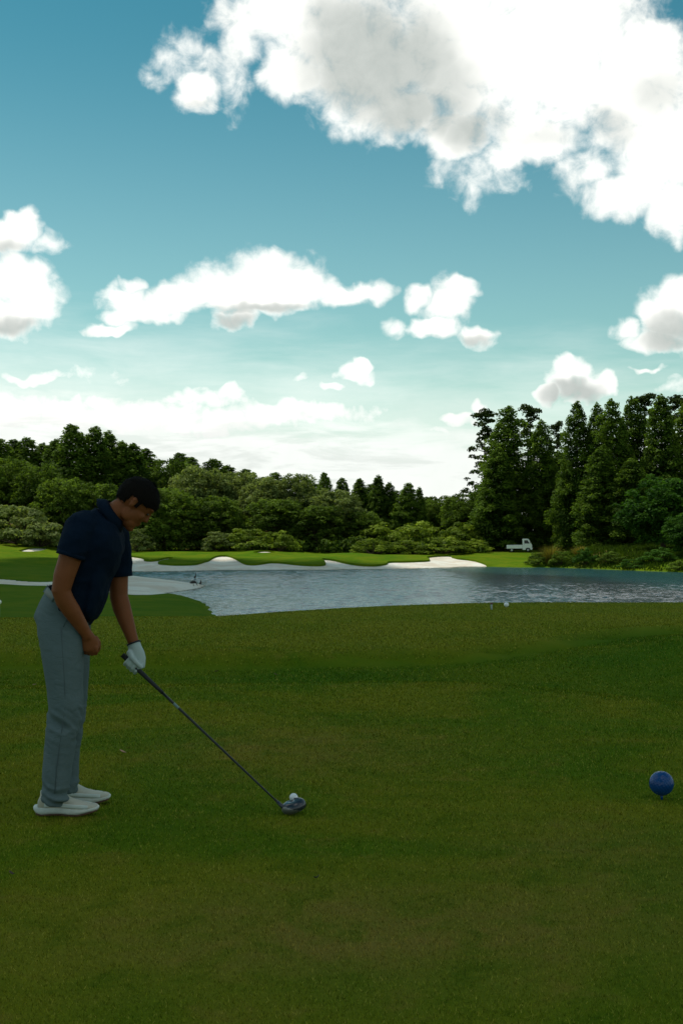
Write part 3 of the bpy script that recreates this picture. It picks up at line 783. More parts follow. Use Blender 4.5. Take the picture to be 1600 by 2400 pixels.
# skull, face, jaw
ball(bm, Hh(-.004, 0, .012), .100, .077, .094, HR)
ball(bm, Hh(-.030, 0, .002), .076, .072, .084, HR)
ball(bm, Hh(.036, 0, -.045), .060, .060, .078, HR)
ball(bm, Hh(.050, 0, -.092), .042, .046, .044, HR)
ball(bm, Hh(.074, 0, -.118), .022, .026, .018, HR)                       # chin
ball(bm, Hh(.082, 0, .018), .018, .052, .014, HR)                        # brow
for s_ in (-1, 1):
    ball(bm, Hh(.062, s_*.034, -.042), .026, .022, .024, HR)             # cheek
    ball(bm, Hh(.012, s_*.040, -.078), .036, .018, .038, HR)             # jaw corner
    ball(bm, Hh(-.010, s_*.077, -.026), .015, .008, .027, HR)            # ear
    ball(bm, Hh(-.016, s_*.083, -.012), .012, .005, .014, HR)
loft(bm, [(Hh(.088, 0, .008), hs*.009, hf*.010), (Hh(.098, 0, -.020), hs*.012, hf*.013), (Hh(.103, 0, -.038), hs*.018, hf*.015), (Hh(.092, 0, -.048), hs*.014, hf*.012)], 12)   # nose
ball(bm, Hh(.092, 0, -.070), .010, .024, .006, HR); ball(bm, Hh(.089, 0, -.082), .010, .020, .007, HR)        # lips
# neck
limb(bm, [(Q(252, 1214, 0), .066, .070), (Q(266, 1204, .005), .056, .062), (Q(284, 1192, .01), .054, .057), (Q(304, 1182, .015), .055, .055)])
# trunk below the clothes
limb(bm, [(Q(165, 1440), .10, .13), (Q(185, 1380), .10, .13), (Q(212, 1300), .105, .14), (Q(240, 1232), .085, .13), (Q(254, 1212), .06, .075)])
limb(bm, [(Q(148, 1450, -.09), .085, .075), (Q(151, 1535, -.105), .075, .070), (Q(155, 1655, -.118), .055, .055), (Q(142, 1745, -.122), .048, .048), (Q(131, 1850, -.125), .038, .040), (Q(128, 1872, -.125), .034, .036)])
limb(bm, [(Q(172, 1460, .09), .085, .075), (Q(172, 1535, .10), .062, .066), (Q(168, 1660, .11), .046, .050), (Q(156, 1755, .118), .044, .046), (Q(155, 1842, .12), .036, .038), (Q(154, 1858, .12), .034, .036)])
# near (right) arm with a loose hand
limb(bm, [(Q(196, 1242, -.13), .060, .060), (Q(184, 1258, -.18), .060, .056), (Q(166, 1305, -.205), .056, .052), (Q(151, 1350, -.215), .052, .047), (Q(144, 1384, -.215), .047, .043), (Q(153, 1408, -.205), .046, .042),
          (Q(169, 1432, -.185), .043, .041), (Q(188, 1462, -.155), .034, .035), (Q(201, 1482, -.135), .028, .030), (Q(208, 1494, -.125), .029, .028)])
# palm of the near hand
limb(bm, [(Q(206, 1488, -.127), .028, .026), (Q(211, 1504, -.120), .041, .022), (Q(214, 1518, -.115), .044, .022), (Q(216, 1524, -.113), .038, .020)])
for k, (dx_, L) in enumerate(((13, .9), (4.5, 1.05), (-4, 1.0), (-12.5, .8))):       # fingers curl back towards the thigh
    px0, py0 = 214+dx_*.95, 1517+abs(dx_)*.12
    z0 = -.128+k*.004
    limb(bm, [(Q(px0, py0-3, z0), .0098, .0098), (Q(px0+1.5, py0+9*L, z0+.002), .0088, .0090), (Q(px0-1.0, py0+16*L, z0+.020), .0084, .0084), (Q(px0-4, py0+13*L, z0+.040), .0078, .0078), (Q(px0-6, py0+5*L, z0+.045), .0070, .0070)], 10)
limb(bm, [(Q(222, 1494, -.115), .016, .015), (Q(231, 1506, -.100), .0135, .0135), (Q(232, 1519, -.085), .0115, .0115), (Q(228, 1528, -.080), .0095, .0095)], 10)   # thumb
# far (left) arm down to the glove
limb(bm, [(Q(258, 1246, .13), .060, .060), (Q(268, 1268, .17), .058, .056), (Q(277, 1330, .185), .054, .050), (Q(278, 1372, .18), .049, .046), (Q(279, 1398, .175), .047, .043), (Q(286, 1425, .165), .047, .042), (Q(296, 1455, .15), .040, .038), (Q(306, 1484, .135), .032, .032), (Q(314, 1508, .125), .028, .027), (Q(317, 1518, .122), .027, .024)])
body = local(remeshed('body', bm, .0038, M_skin, golfer, 3))
# eyes
for s_ in (-1, 1):
    bm = bmesh.new(); ball(bm, Hh(.084, s_*.031, -.010), .008, .011, .006, HR, 2)
    local(bm_obj('eye', bm, M_eye, golfer))
# hair: a close cap with an irregular hairline
bm = bmesh.new()
bmesh.ops.create_uvsphere(bm, u_segments=72, v_segments=48, radius=1.0)
kill = []
for v in bm.verts:
    f, s, u = v.co
    if f > .60: line = .02+.18*(1-abs(s))                       # fringe over the forehead
    elif f > .28: line = -.12                                   # temple
    elif f > .06: line = -.46 if abs(s) > .5 else -.2           # sideburn in front of the ear
    elif f > -.30: line = -.16                                  # round the ear
    else: line = -.78 + .15*abs(s)                              # nape
    line += .05*mnoise.noise(Vector((f*9, s*9, u*9)))
    if u < line: kill.append(v)
bmesh.ops.delete(bm, geom=kill, context='VERTS')
for v in bm.verts:
    f, s, u = v.co
    n_ = .003+.005*max(0, min(1, u+.5))+.003*mnoise.noise(Vector((f*4, s*4, u*4)))+.0022*mnoise.noise(Vector((f*19, s*19, u*19)))
    k = 1+ (n_+.004*max(0, u))/.09
    v.co = Hh(-.006+f*.1025*k, s*.0795*k, .010+u*.0965*k)
ho = bm_obj('hair', bm, M_hair, golfer)
hv = []; hfc = []; hrng = random.Random(2)
fl = [(p.center.copy(), p.normal.copy(), p.area) for p in ho.data.polygons]
for c_, n_, ar in fl:
    for r_ in range(2):
        c2 = c_ + Vector((hrng.uniform(-.004, .004), hrng.uniform(-.004, .004), hrng.uniform(-.004, .004)))
        g_ = (n_*hrng.uniform(.25, .7) + hf*hrng.uniform(.2, .7) - hu*hrng.uniform(.1, .6) + Vector((hrng.uniform(-.4, .4), hrng.uniform(-.4, .4), hrng.uniform(-.4, .4)))).normalized()
        sd2 = g_.cross(n_).normalized()*hrng.uniform(.0007, .0014); k_ = len(hv); L_ = hrng.uniform(.007, .017)
        hv += [c2-sd2-n_*.003, c2+sd2-n_*.003, c2+g_*L_]; hfc.append((k_, k_+1, k_+2))
for i_ in range(2600):                       # clipped stubble fading out below the hairline
    d_ = Vector((hrng.gauss(0, 1), hrng.gauss(0, 1), hrng.gauss(0, 1))).normalized(); f, s, u = d_
    line = .08 if f > .60 else -.12 if f > .28 else -.40 if f > .06 else -.16 if f > -.30 else -.72
    if f > .45 or u > line+.05 or u < line-.05-.30*hrng.random()**1.6: continue
    n_ = (hf*(f/.1025)+hs*(s/.0795)+hu*(u/.0965)).normalized(); c2 = Hh(-.006+f*.1015, s*.0785, .010+u*.0955)
    g_ = (n_*.4-hu*.6-hf*.2+hs*hrng.uniform(-.3, .3)).normalized(); sd2 = g_.cross(n_).normalized()*.0009; k_ = len(hv)
    hv += [c2-sd2, c2+sd2, c2+g_*.008]; hfc.append((k_, k_+1, k_+2))
st2 = bm_obj('strands', bmesh.new(), M_hair, ho); st2.data.from_pydata([tuple(v-GL) for v in hv], [], hfc)
so = ho.modifiers.new('solid', 'SOLIDIFY'); so.thickness = .012; so.offset = -1
local(ho)

# ---- polo shirt
def wr_noise(co, f): return mnoise.noise(co*f)
def shirt_disp(co, n):
    wx = .8*wr_noise(co, 5.0)
    r1 = 1-2.3*abs(wr_noise(Vector((co.x*8+co.z*7+wx, co.y*7, co.z*9-co.x*6+wx)), 1.0)); r2 = 1-2.3*abs(wr_noise(Vector((co.x*9-co.z*5+4, co.y*9+wx, co.z*10+co.x*7)), 1.0))
    k = .0050*(r1+.7*r2-.6)+.0015*wr_noise(co, 24)
    return Vector(n)*k
bm = bmesh.new()
limb(bm, [(Q(160, 1438, 0), .122, .168), (Q(170, 1420, 0), .126, .170), (Q(182, 1392, 0), .128, .170), (Q(196, 1346, 0), .136, .176), (Q(212, 1306, 0), .144, .190), (Q(226, 1270, 0), .141, .200), (Q(236, 1240, 0), .118, .192), (Q(246, 1220, 0), .088, .140), (Q(254, 1208, 0), .074, .092)], 32, ex=2.25)
limb(bm, [(Q(206, 1226, -.10), .085, .07), (Q(190, 1240, -.165), .080, .078), (Q(178, 1268, -.195), .074, .074), (Q(166, 1303, -.208), .069, .068)], 24)
limb(bm, [(Q(252, 1236, .10), .080, .07), (Q(266, 1258, .165), .080, .074), (Q(275, 1300, .185), .073, .070), (Q(279, 1350, .185), .067, .064)], 24)
# blouse of cloth hanging over the belt in front
limb(bm, [(Q(236, 1330, -.02), .06, .14), (Q(226, 1390, -.02), .055, .145), (Q(216, 1432, -.02), .040, .125), (Q(214, 1452, -.02), .022, .085)], 24)
shirt = local(remeshed('polo_shirt', bm, .0062, M_polo, golfer, 4, shirt_disp))
# collar
bm = bmesh.new()
cdir = (Q(284, 1192)-Q(252, 1214)).normalized()
cs = Vector((0, 1, 0)); ca = cs.cross(cdir).normalized()
def cring(t, a, b): return (Q(254, 1210)+cdir*t, ca*a, cs*b)
loft(bm, [cring(-.005, .090, .100), cring(.030, .072, .076), cring(.044, .067, .070), cring(.034, .076, .082), cring(.004, .100, .112)], 32, cap=False)
co_ = bm_obj('collar', bm, M_polo, shirt); co_.data.transform(Matrix.Translation(-GL))
so = co_.modifiers.new('s', 'SOLIDIFY'); so.thickness = .004
# sleeve hems
for nm_, c0, c1, r_ in (('sleeve_hem', Q(168, 1297, -.207), Q(165, 1306, -.209), .0665), ('sleeve_hem', Q(278.6, 1343, .185), Q(279.2, 1352, .185), .0640)):
    bm = bmesh.new(); limb(bm, [(c0, r_, r_*.985), (c1, r_+.001, r_*.99)], 28, cap=False)
    h_ = bm_obj(nm_, bm, M_polo, shirt); h_.data.transform(Matrix.Translation(-GL))
    so = h_.modifiers.new('s', 'SOLIDIFY'); so.thickness = .004

# ---- trousers
def pants_disp(co, n):
    z = co.z
    knee = math.exp(-((z-.47)/.10)**2); ank = math.exp(-((z-.10)/.09)**2); crotch = math.exp(-((z-.86)/.10)**2)
    wx = .9*wr_noise(co, 6.0); wy = .9*wr_noise(co+Vector((3, 7, 1)), 5.0)
    r1 = 1-2.2*abs(wr_noise(Vector((co.x*9+wx, co.y*8+wy, co.z*21+co.x*15+wx)), 1.0))
    r2 = 1-2.2*abs(wr_noise(Vector((co.x*10+wy, co.y*9, co.z*24-co.x*16+5+wy)), 1.0))
    k = (.0115*knee+.0105*ank+.0018*crotch+.0008)*(r1+.2*r2-.42)
    k += .003*wr_noise(Vector((co.x*5, co.y*5, co.z*4)), 2.0)
    return Vector(n)*k
bm = bmesh.new()
limb(bm, [(Q(150, 1476, 0), .115, .15), (Q(148, 1450, 0), .138, .172), (Q(156, 1425, 0), .128, .170), (Q(166, 1402, 0), .122, .164)], 32, ex=2.3)
limb(bm, [(Q(141, 1448, -.085), .118, .090), (Q(145, 1490, -.095), .114, .096), (Q(148, 1535, -.105), .104, .094), (Q(152, 1600, -.112), .090, .086), (Q(155, 1655, -.118), .084, .080), (Q(150, 1690, -.120), .078, .077),
          (Q(142, 1745, -.122), .074, .074), (Q(134, 1805, -.124), .071, .071), (Q(130, 1850, -.125), .067, .070), (Q(129, 1868, -.125), .066, .071), (Q(123, 1881, -.125), .052, .070)], 28)
limb(bm, [(Q(162, 1455, .085), .112, .090), (Q(170, 1500, .095), .092, .094), (Q(173, 1560, .10), .080, .088), (Q(172, 1610, .105), .074, .082), (Q(168, 1660, .11), .068, .076), (Q(164, 1700, .115), .070, .074),
          (Q(156, 1755, .118), .066, .071), (Q(154, 1810, .12), .064, .068), (Q(155, 1842, .12), .062, .066), (Q(153, 1852, .12), .056, .066)], 28)
pants = local(remeshed('trousers', bm, .0068, M_trouser, golfer, 3, pants_disp))
# waistband with belt loops and back pocket
bm = bmesh.new()
wd = (Q(178, 1392)-Q(156, 1425)).normalized(); wa = Vector((0, 1, 0)).cross(wd).normalized()
wc = Q(164, 1407)
loft(bm, [(wc-wd*.022, wa*.1275, Vector((0, .1715, 0)), 2.3), (wc+wd*.010, wa*.1255, Vector((0, .1695, 0)), 2.3)], 36, cap=False)
wb = bm_obj('waistband', bm, M_belt, pants); wb.data.transform(Matrix.Translation(-GL))
so = wb.modifiers.new('s', 'SOLIDIFY'); so.thickness = .004
def slab(name, c, ax, ay, az_, mat, parent, off):
    bm = bmesh.new(); bmesh.ops.create_cube(bm, size=2.0)
    for v in bm.verts: v.co = c+ax*v.co.x+ay*v.co.y+az_*v.co.z
    bmesh.ops.bevel(bm, geom=bm.edges[:], offset=min(ax.length, ay.length, az_.length)*.5, segments=2, affect='EDGES')
    o = bm_obj(name, bm, mat, parent); o.data.transform(Matrix.Translation(-off)); return o
for th in (math.radians(205), math.radians(250), math.radians(300)):
    nv = wa*math.cos(th)*.132+Vector((0, 1, 0))*math.sin(th)*.176; nd = nv.normalized(); tg = nd.cross(wd).normalized()
    slab('belt_loop', wc-wd*.006+nv*.985, tg*.005, wd*.018, nd*.003, M_trouser, pants, GL)
pk = Q(92, 1456, -.075)
slab('back_pocket', pk+Vector((-.002, -.004, 0)), Vector((.018, -.05, -.012)).normalized()*.055, Vector((.25, 0, 1)).normalized()*.003, Vector((-.8, -.3, .2)).normalized()*.004, pmat('pocket_seam', (.05, .06, .07), .9), pants, GL)

M_seam = pmat('seam', (.062, .088, .093), .9)
for nm_, pts_ in (('side_seam', [(144, 1470, -.188), (148, 1535, -.196), (152, 1600, -.197), (154, 1655, -.196), (149, 1690, -.197), (141, 1745, -.197), (133, 1805, -.196), (129, 1860, -.197)]), ('side_pocket', [(166, 1432, -.158), (158, 1450, -.172), (149, 1470, -.184)])):
    bm = bmesh.new(); limb(bm, [(Q(*p_), .0022, .0022) for p_ in pts_], 8)
    sm_ = bm_obj(nm_, bm, M_seam, pants); sm_.data.transform(Matrix.Translation(-GL))
# ---- glove on the far hand, closed round the grip
gp0, gp1 = Q(289, 1536, .105), Q(340, 1579, .120)        # butt of the club and a point below the hand


bm = bmesh.new()
limb(bm, [(Q(314, 1507, .125), .0325, .030), (Q(316, 1516, .122), .0345, .029), (Q(321, 1532, .120), .040, .026), (Q(324, 1546, .122), .041, .024), (Q(328, 1560, .122), .030, .022), (Q(331, 1568, .120), .020, .018)], 18)
limb(bm, [(Q(308, 1526, .112), .018, .017), (Q(304, 1531, .095), .016, .016), (Q(309, 1541, .082), .0135, .0135), (Q(320, 1552, .080), .0125, .0125), (Q(330, 1562, .084), .011, .011), (Q(334, 1566, .086), .009, .009)], 12)   # thumb along the grip
gdir = (gp1-gp0).normalized()
gx = Vector((0, 1, 0)).cross(gdir).normalized()          # square to the grip, in the view plane
for k in range(4):                                        # fingers wrap under the grip, tips on the near side
    c = gp0.lerp(gp1, .26+.15*k); L = (.92, 1.0, 1.02, .95)[k]; r0 = .0118
    pts = []
    for j in range(7):
        a = math.radians(35-48*j); rr = .026*L
        d_ = gx*math.cos(a)*rr*1.15+Vector((0, 1, 0))*math.sin(a)*rr
        pts.append((c+d_, r0-.0006*j, r0-.0006*j))
    limb(bm, pts, 10)
glove = local(remeshed('glove', bm, .0034, M_glove, golfer, 2))
bm = bmesh.new(); limb(bm, [(Q(313, 1505.5, .125), .0335, .031), (Q(314.2, 1509, .124), .0345, .0315)], 22, cap=False)
gc = bm_obj('cuff', bm, M_black, glove); gc.data.transform(Matrix.Translation(-GL)); so = gc.modifiers.new('s', 'SOLIDIFY'); so.thickness = .003

# ---- shoes
def make_shoe(px_heel, py_sole, ydist, toe_out):
    """modelled along +x from the heel"""
    o = empty('shoe'); o.parent = golfer
    hp = onz(px_heel, py_sole, 0.0)
    o.location = Vector((hp.x, ydist, 0))-GL; o.rotation_euler = (0, 0, toe_out)
    X = Vector((1, 0, 0)); Yv = Vector((0, 1, 0)); Zv = Vector((0, 0, 1))
    bm = bmesh.new()
    prof = [(.012, .052, .028, .032), (.026, .066, .042, .038), (.055, .074, .050, .042), (.095, .074, .052, .043), (.125, .068, .047, .043), (.150, .060, .039, .045), (.185, .050, .030, .048), (.225, .045, .024, .050), (.262, .043, .018, .046), (.288, .044, .016, .038), (.302, .044, .012, .028), (.308, .044, .007, .016)]
    loft(bm, [(X*x+Zv*z, Yv*w, Zv*h, 2.3) for x, z, h, w in prof], 24)
    limb(bm, [(Vector((.066, 0, .085)), .046, .034), (Vector((.060, 0, .128)), .042, .034)], 20)
    up = remeshed('upper', bm, .0045, M_shoe, o, 4)
    bm = bmesh.new()      # midsole: flared heel, rocker and toe spring
    sp = [(-.012, .040, .010, .020), (.004, .032, .020, .034), (.03, .026, .022, .040), (.08, .029, .021, .040), (.12, .030, .021, .040), (.17, .027, .022, .047), (.21, .026, .021, .051), (.25, .031, .017, .048), (.285, .037, .014, .040), (.304, .040, .011, .028), (.312, .041, .006, .016)]
    loft(bm, [(X*x+Zv*z, Yv*w, Zv*h, 3.2) for x, z, h, w in sp], 24)
    remeshed('midsole', bm, .0045, M_midsole, o, 2)
    bm = bmesh.new()
    loft(bm, [(X*x+Zv*max(.003, (z-h-.001)), Yv*w*.94, Zv*.005, 3) for x, z, h, w in sp[1:-1]], 20)
    bm_obj('outsole', bm, M_outsole, o)
    bm = bmesh.new()      # smooth overlay band round the toe and side
    for s_ in (-1, 1):
        loft(bm, [(X*x+Zv*z+Yv*(s_*w), Zv*h, Yv*.004, 2.5) for x, z, h, w in [(.05, .060, .014, .0405), (.10, .062, .013, .042), (.14, .055, .010, .044), (.19, .052, .010, .0475), (.235, .050, .010, .0485), (.265, .048, .009, .044)]], 10)
    bm_obj('overlay', bm, M_overlay, o)
    for k in range(5):    # laces
        x = .118+.018*k; z = .115-.0125*k-.002*k
        bm = bmesh.new(); limb(bm, [(Vector((x, -.022, z-.010)), .0028, .0028), (Vector((x+.002, 0, z)), .003, .003), (Vector((x, .022, z-.010)), .0028, .0028)], 8)
        bm_obj('lace', bm, M_overlay, up)
    return o
make_shoe(86, 1910, onz(86, 1910, 0).y, -.02)
make_shoe(112, 1890, onz(112, 1885, 0).y, .05)
# ------------------------------------------------------------------ driver, balls, tee markers
M_shaft = pmat('shaft', (.010, .011, .013), .28, spec=.5)
M_crown = pmat('club_crown', (.016, .022, .032), .22, spec=.6)
M_sole = pmat('club_sole', (.20, .21, .21), .33, metal=.7, fn=lambda t, b: t.put(b.inputs['Roughness'], t.step(t.noise(obj_coord(t), 60, 3, .6), .3, .7, .28, .5)))
M_decal = pmat('shaft_band', (.14, .22, .22), .4)
M_ballw = pmat('ball_white', (.80, .82, .82), .35, spec=.5)
heel = at(660, 1889, 6.405); butt = gp0
club = empty('golf_club', (heel.x, heel.y, 0))
tag(club, 'black golf driver with dark rounded head held in the white glove', 'golf club')
CLo = Vector(club.location)
sd_ = (butt-heel).normalized(); Lc = (butt-heel).length
def cl_tube(name, a, b, ra, rb, mat, parent=club, seg=16):
    bm = bmesh.new(); n = 8
    pts = [heel+sd_*(a+(b-a)*i/n) for i in range(n+1)]
    tube_bm(bm, pts, [ra+(rb-ra)*i/n for i in range(n+1)], seg)
    o = bm_obj(name, bm, mat, parent); o.data.transform(Matrix.Translation(-CLo)); return o
cl_tube('shaft', .03, Lc-.27, .0046, .0072, M_shaft)
cl_tube('ferrule', .015, .05, .0078, .0056, M_shaft)
gr = cl_tube('grip', Lc-.28, Lc+.004, .0090, .0136, M_black)
cl_tube('shaft_band', Lc-.39, Lc-.355, .0070, .0073, M_decal)
def driver_head():
    # face towards +y (the target), toe towards +x; seen from behind
    bm = bmesh.new(); NU, NV = 36, 20
    toe = Vector((1, 0, 0)); tgt = Vector((0, 1, 0)); up = Vector((0, 0, 1))
    c = Vector((heel.x+.060, heel.y+.006, 0))
    rows = []
    for j in range(NV+1):
        ph = -math.pi/2+math.pi*j/NV; row = []
        for i in range(NU):
            a = 2*math.pi*i/NU
            x = .062*math.cos(a); y = .056*math.sin(a)
            if y > 0: y = min(y*.9, .030)+.004*math.sin(a)
            x *= (1-.18*max(0, -math.sin(a)))
            prof = math.cos(ph)**.55 if abs(ph) < 1.57 else 0
            z = .031+(.036 if ph > 0 else .029)*math.sin(ph)
            z += .05*max(-.05, y)*(ph > 0) + .006 + x*.16
            row.append(bm.verts.new(c+toe*x*prof+tgt*y*prof+up*z))
        rows.append(row)
    for p, q in zip(rows, rows[1:]):
        for k in range(NU):
            try: bm.faces.new((p[k], p[(k+1) % NU], q[(k+1) % NU], q[k]))
            except ValueError: pass
    bmesh.ops.remove_doubles(bm, verts=bm.verts[:], dist=.0004)
    me = bpy.data.meshes.new('head'); bm.to_mesh(me); bm.free()
    me.materials.append(M_crown); me.materials.append(M_sole)
    for p in me.polygons:
        p.use_smooth = True
        p.material_index = 0 if p.center.z > .036 + .012*((p.center.x-c.x)/.06)*-1 else 1
    o = link('club_head', me, None, club); o.data.transform(Matrix.Translation(-CLo))
    bm = bmesh.new(); tube_bm(bm, [heel+sd_*-.022+Vector((.012, 0, -.004)), heel+sd_*-.004, heel+sd_*.03], [.013, .0105, .0078], 16)
    h = bm_obj('hosel', bm, M_crown, o); h.data.transform(Matrix.Translation(-CLo))
driver_head()
def dimpled(name, r, mat, label, cat, loc, group=None, dim=True, n=300):
    """ball with real dimples"""
    bm = bmesh.new(); bmesh.ops.create_icosphere(bm, subdivisions=5 if dim else 4, radius=r)
    if dim:
        ga = math.pi*(3-math.sqrt(5)); C_ = [Vector((math.sqrt(1-(1-2*(k+.5)/n)**2)*math.cos(ga*k), math.sqrt(1-(1-2*(k+.5)/n)**2)*math.sin(ga*k), 1-2*(k+.5)/n)) for k in range(n)]
        A = np.array([v.co[:] for v in bm.verts])/r; B = np.array([c[:] for c in C_])
        d = np.arccos(np.clip((A@B.T).max(1), -1, 1)); w = 1.75/math.sqrt(n)
        dep = np.where(d < w, .045*(1-(d/w)**2), 0)
        for v, q in zip(bm.verts, dep): v.co *= 1-q*.9
    o = bm_obj(name, bm, mat); o.location = loc; tag(o, label, cat, group); return o
bp = at(688, 1869, 6.50)
M_peg = pmat('tee_peg', (.75, .70, .58), .5)
peg_top = bp.z-.0205
bm = bmesh.new(); tube_bm(bm, [(bp.x, bp.y, -.02), (bp.x, bp.y, peg_top-.012), (bp.x, bp.y, peg_top)], [.002, .0024, .0055], 10)
tag(bm_obj('tee_peg', bm, M_peg), 'small wooden tee peg under the white golf ball behind the club head', 'tee peg')
dimpled('golf_ball', .02135, M_ballw, 'white golf ball teed up just behind the driver head', 'golf ball', bp)
def f_blue(t, b):
    n = t.noise(obj_coord(t), 24, 4, .6)
    t.put(b.inputs['Base Color'], t.mix(n, (.001, .028, .130), (.003, .066, .220)))
    t.put(b.inputs['Roughness'], t.step(n, .3, .7, .16, .30))
M_blue = pmat('marker_blue', (.005, .03, .11), .3, spec=.32, fn=f_blue)
def tee_marker(px, py_c, py_g, rpx, mat, label, spike=True, group='tee markers'):
    g_ = onz(px, py_g, 0); z0 = hz(g_.x, g_.y); c = at(px, py_c, g_.y); r = rpx*g_.y/F
    o = empty('tee_marker', (g_.x, g_.y, z0)); tag(o, label, 'tee marker', group)
    b = dimpled('ball', r, mat, None, None, (0, 0, c.z-z0), dim=True, n=260); b.parent = o
    bm = bmesh.new(); tube_bm(bm, [(0.002, 0, -.03), (.001, 0, .01), (0, 0, c.z-z0-r*.9)], [.004, .006, .011], 10)
    bm_obj('spike', bm, mat, o)
    return o
tee_marker(1549, 1836, 1874, 28.5, M_blue, 'shiny dark blue dimpled ball tee marker on the near tee at the right')
tee_marker(1186, 1417, 1424, 5.6, M_ballw, 'small white ball tee marker at the far edge of the tee by the water')
tee_marker(-1, 1411, 1417.5, 5.2, M_ballw, 'small white ball tee marker cut by the left frame edge')
g_ = onz(1151, 1430, 0)
st_ = empty('marker_stake', (g_.x, g_.y, hz(g_.x, g_.y))); tag(st_, 'short white stake with a reddish brown cap left of the far white ball', 'stake')
bm = bmesh.new(); tube_bm(bm, [(0, 0, -.03), (0, 0, .03), (0, 0, .10)], [.014, .016, .018], 14); bm_obj('post', bm, pmat('stake_paint', (.30, .36, .34), .6), st_)
bm = bmesh.new(); tube_bm(bm, [(0, 0, .10), (0, 0, .118), (0, 0, .124)], [.026, .030, .020], 14); bm_obj('cap', bm, pmat('cap_red', (.14, .035, .022), .6), st_)

# ------------------------------------------------------------------ fallen leaves on the turf
leafrng = random.Random(8)
LV = [(288, 1769, .036, (.48, .25, .16), 'pale reddish fallen leaf on the grass right of the golfer\'s shins'), (82, 1575, .032, (.34, .17, .10), 'pale fallen leaf on the grass behind the golfer, just left of his thigh'),
      (57, 1597, .034, (.11, .022, .014), 'dark red fallen leaf on the grass left of the golfer\'s thighs'), (1122, 1584, .040, (.18, .05, .02), 'brown fallen leaf in the swale right of centre'),
      (28, 2058, .022, (.06, .03, .02), 'small dark brown leaf near the left edge of the foreground grass'), (508, 1546, .036, (.13, .05, .03), 'brown fallen leaf in the swale right of the glove'),
      (646, 1553, .036, (.14, .06, .03), 'brown fallen leaf in the swale above the club head'), (742, 2067, .020, (.022, .017, .012), 'tiny dark leaf on the foreground grass below the club head'), (1010, 1398, 0, 0, None)]
for px, py, sz, colr, lab in LV:
    if not lab: continue
    p = onz(px, py, 0); p = Vector((p.x, p.y, hz(p.x, p.y)+.016))
    bm = bmesh.new(); n = 9; rows = []
    for i in range(n):
        t = i/(n-1); w = sz*.42*math.sin(math.pi*t**.8)+.0004
        rows.append([bm.verts.new(((t-.5)*sz*1.5, s_*w, .010*(2*t-1)**2+abs(s_)*w*.45)) for s_ in (-1, 0, 1)])
    for a, b in zip(rows, rows[1:]):
        for k in range(2): bm.faces.new((a[k], a[k+1], b[k+1], b[k]))
    o = bm_obj('fallen_leaf', bm, pmat('dry_leaf', colr, .7)); so = o.modifiers.new('s', 'SOLIDIFY'); so.thickness = .0008
    o.location = p; o.rotation_euler = (leafrng.uniform(-.3, .3), leafrng.uniform(-.3, .3), leafrng.uniform(-.6, .6))
    tag(o, lab, 'leaf', 'fallen leaves on the tee')

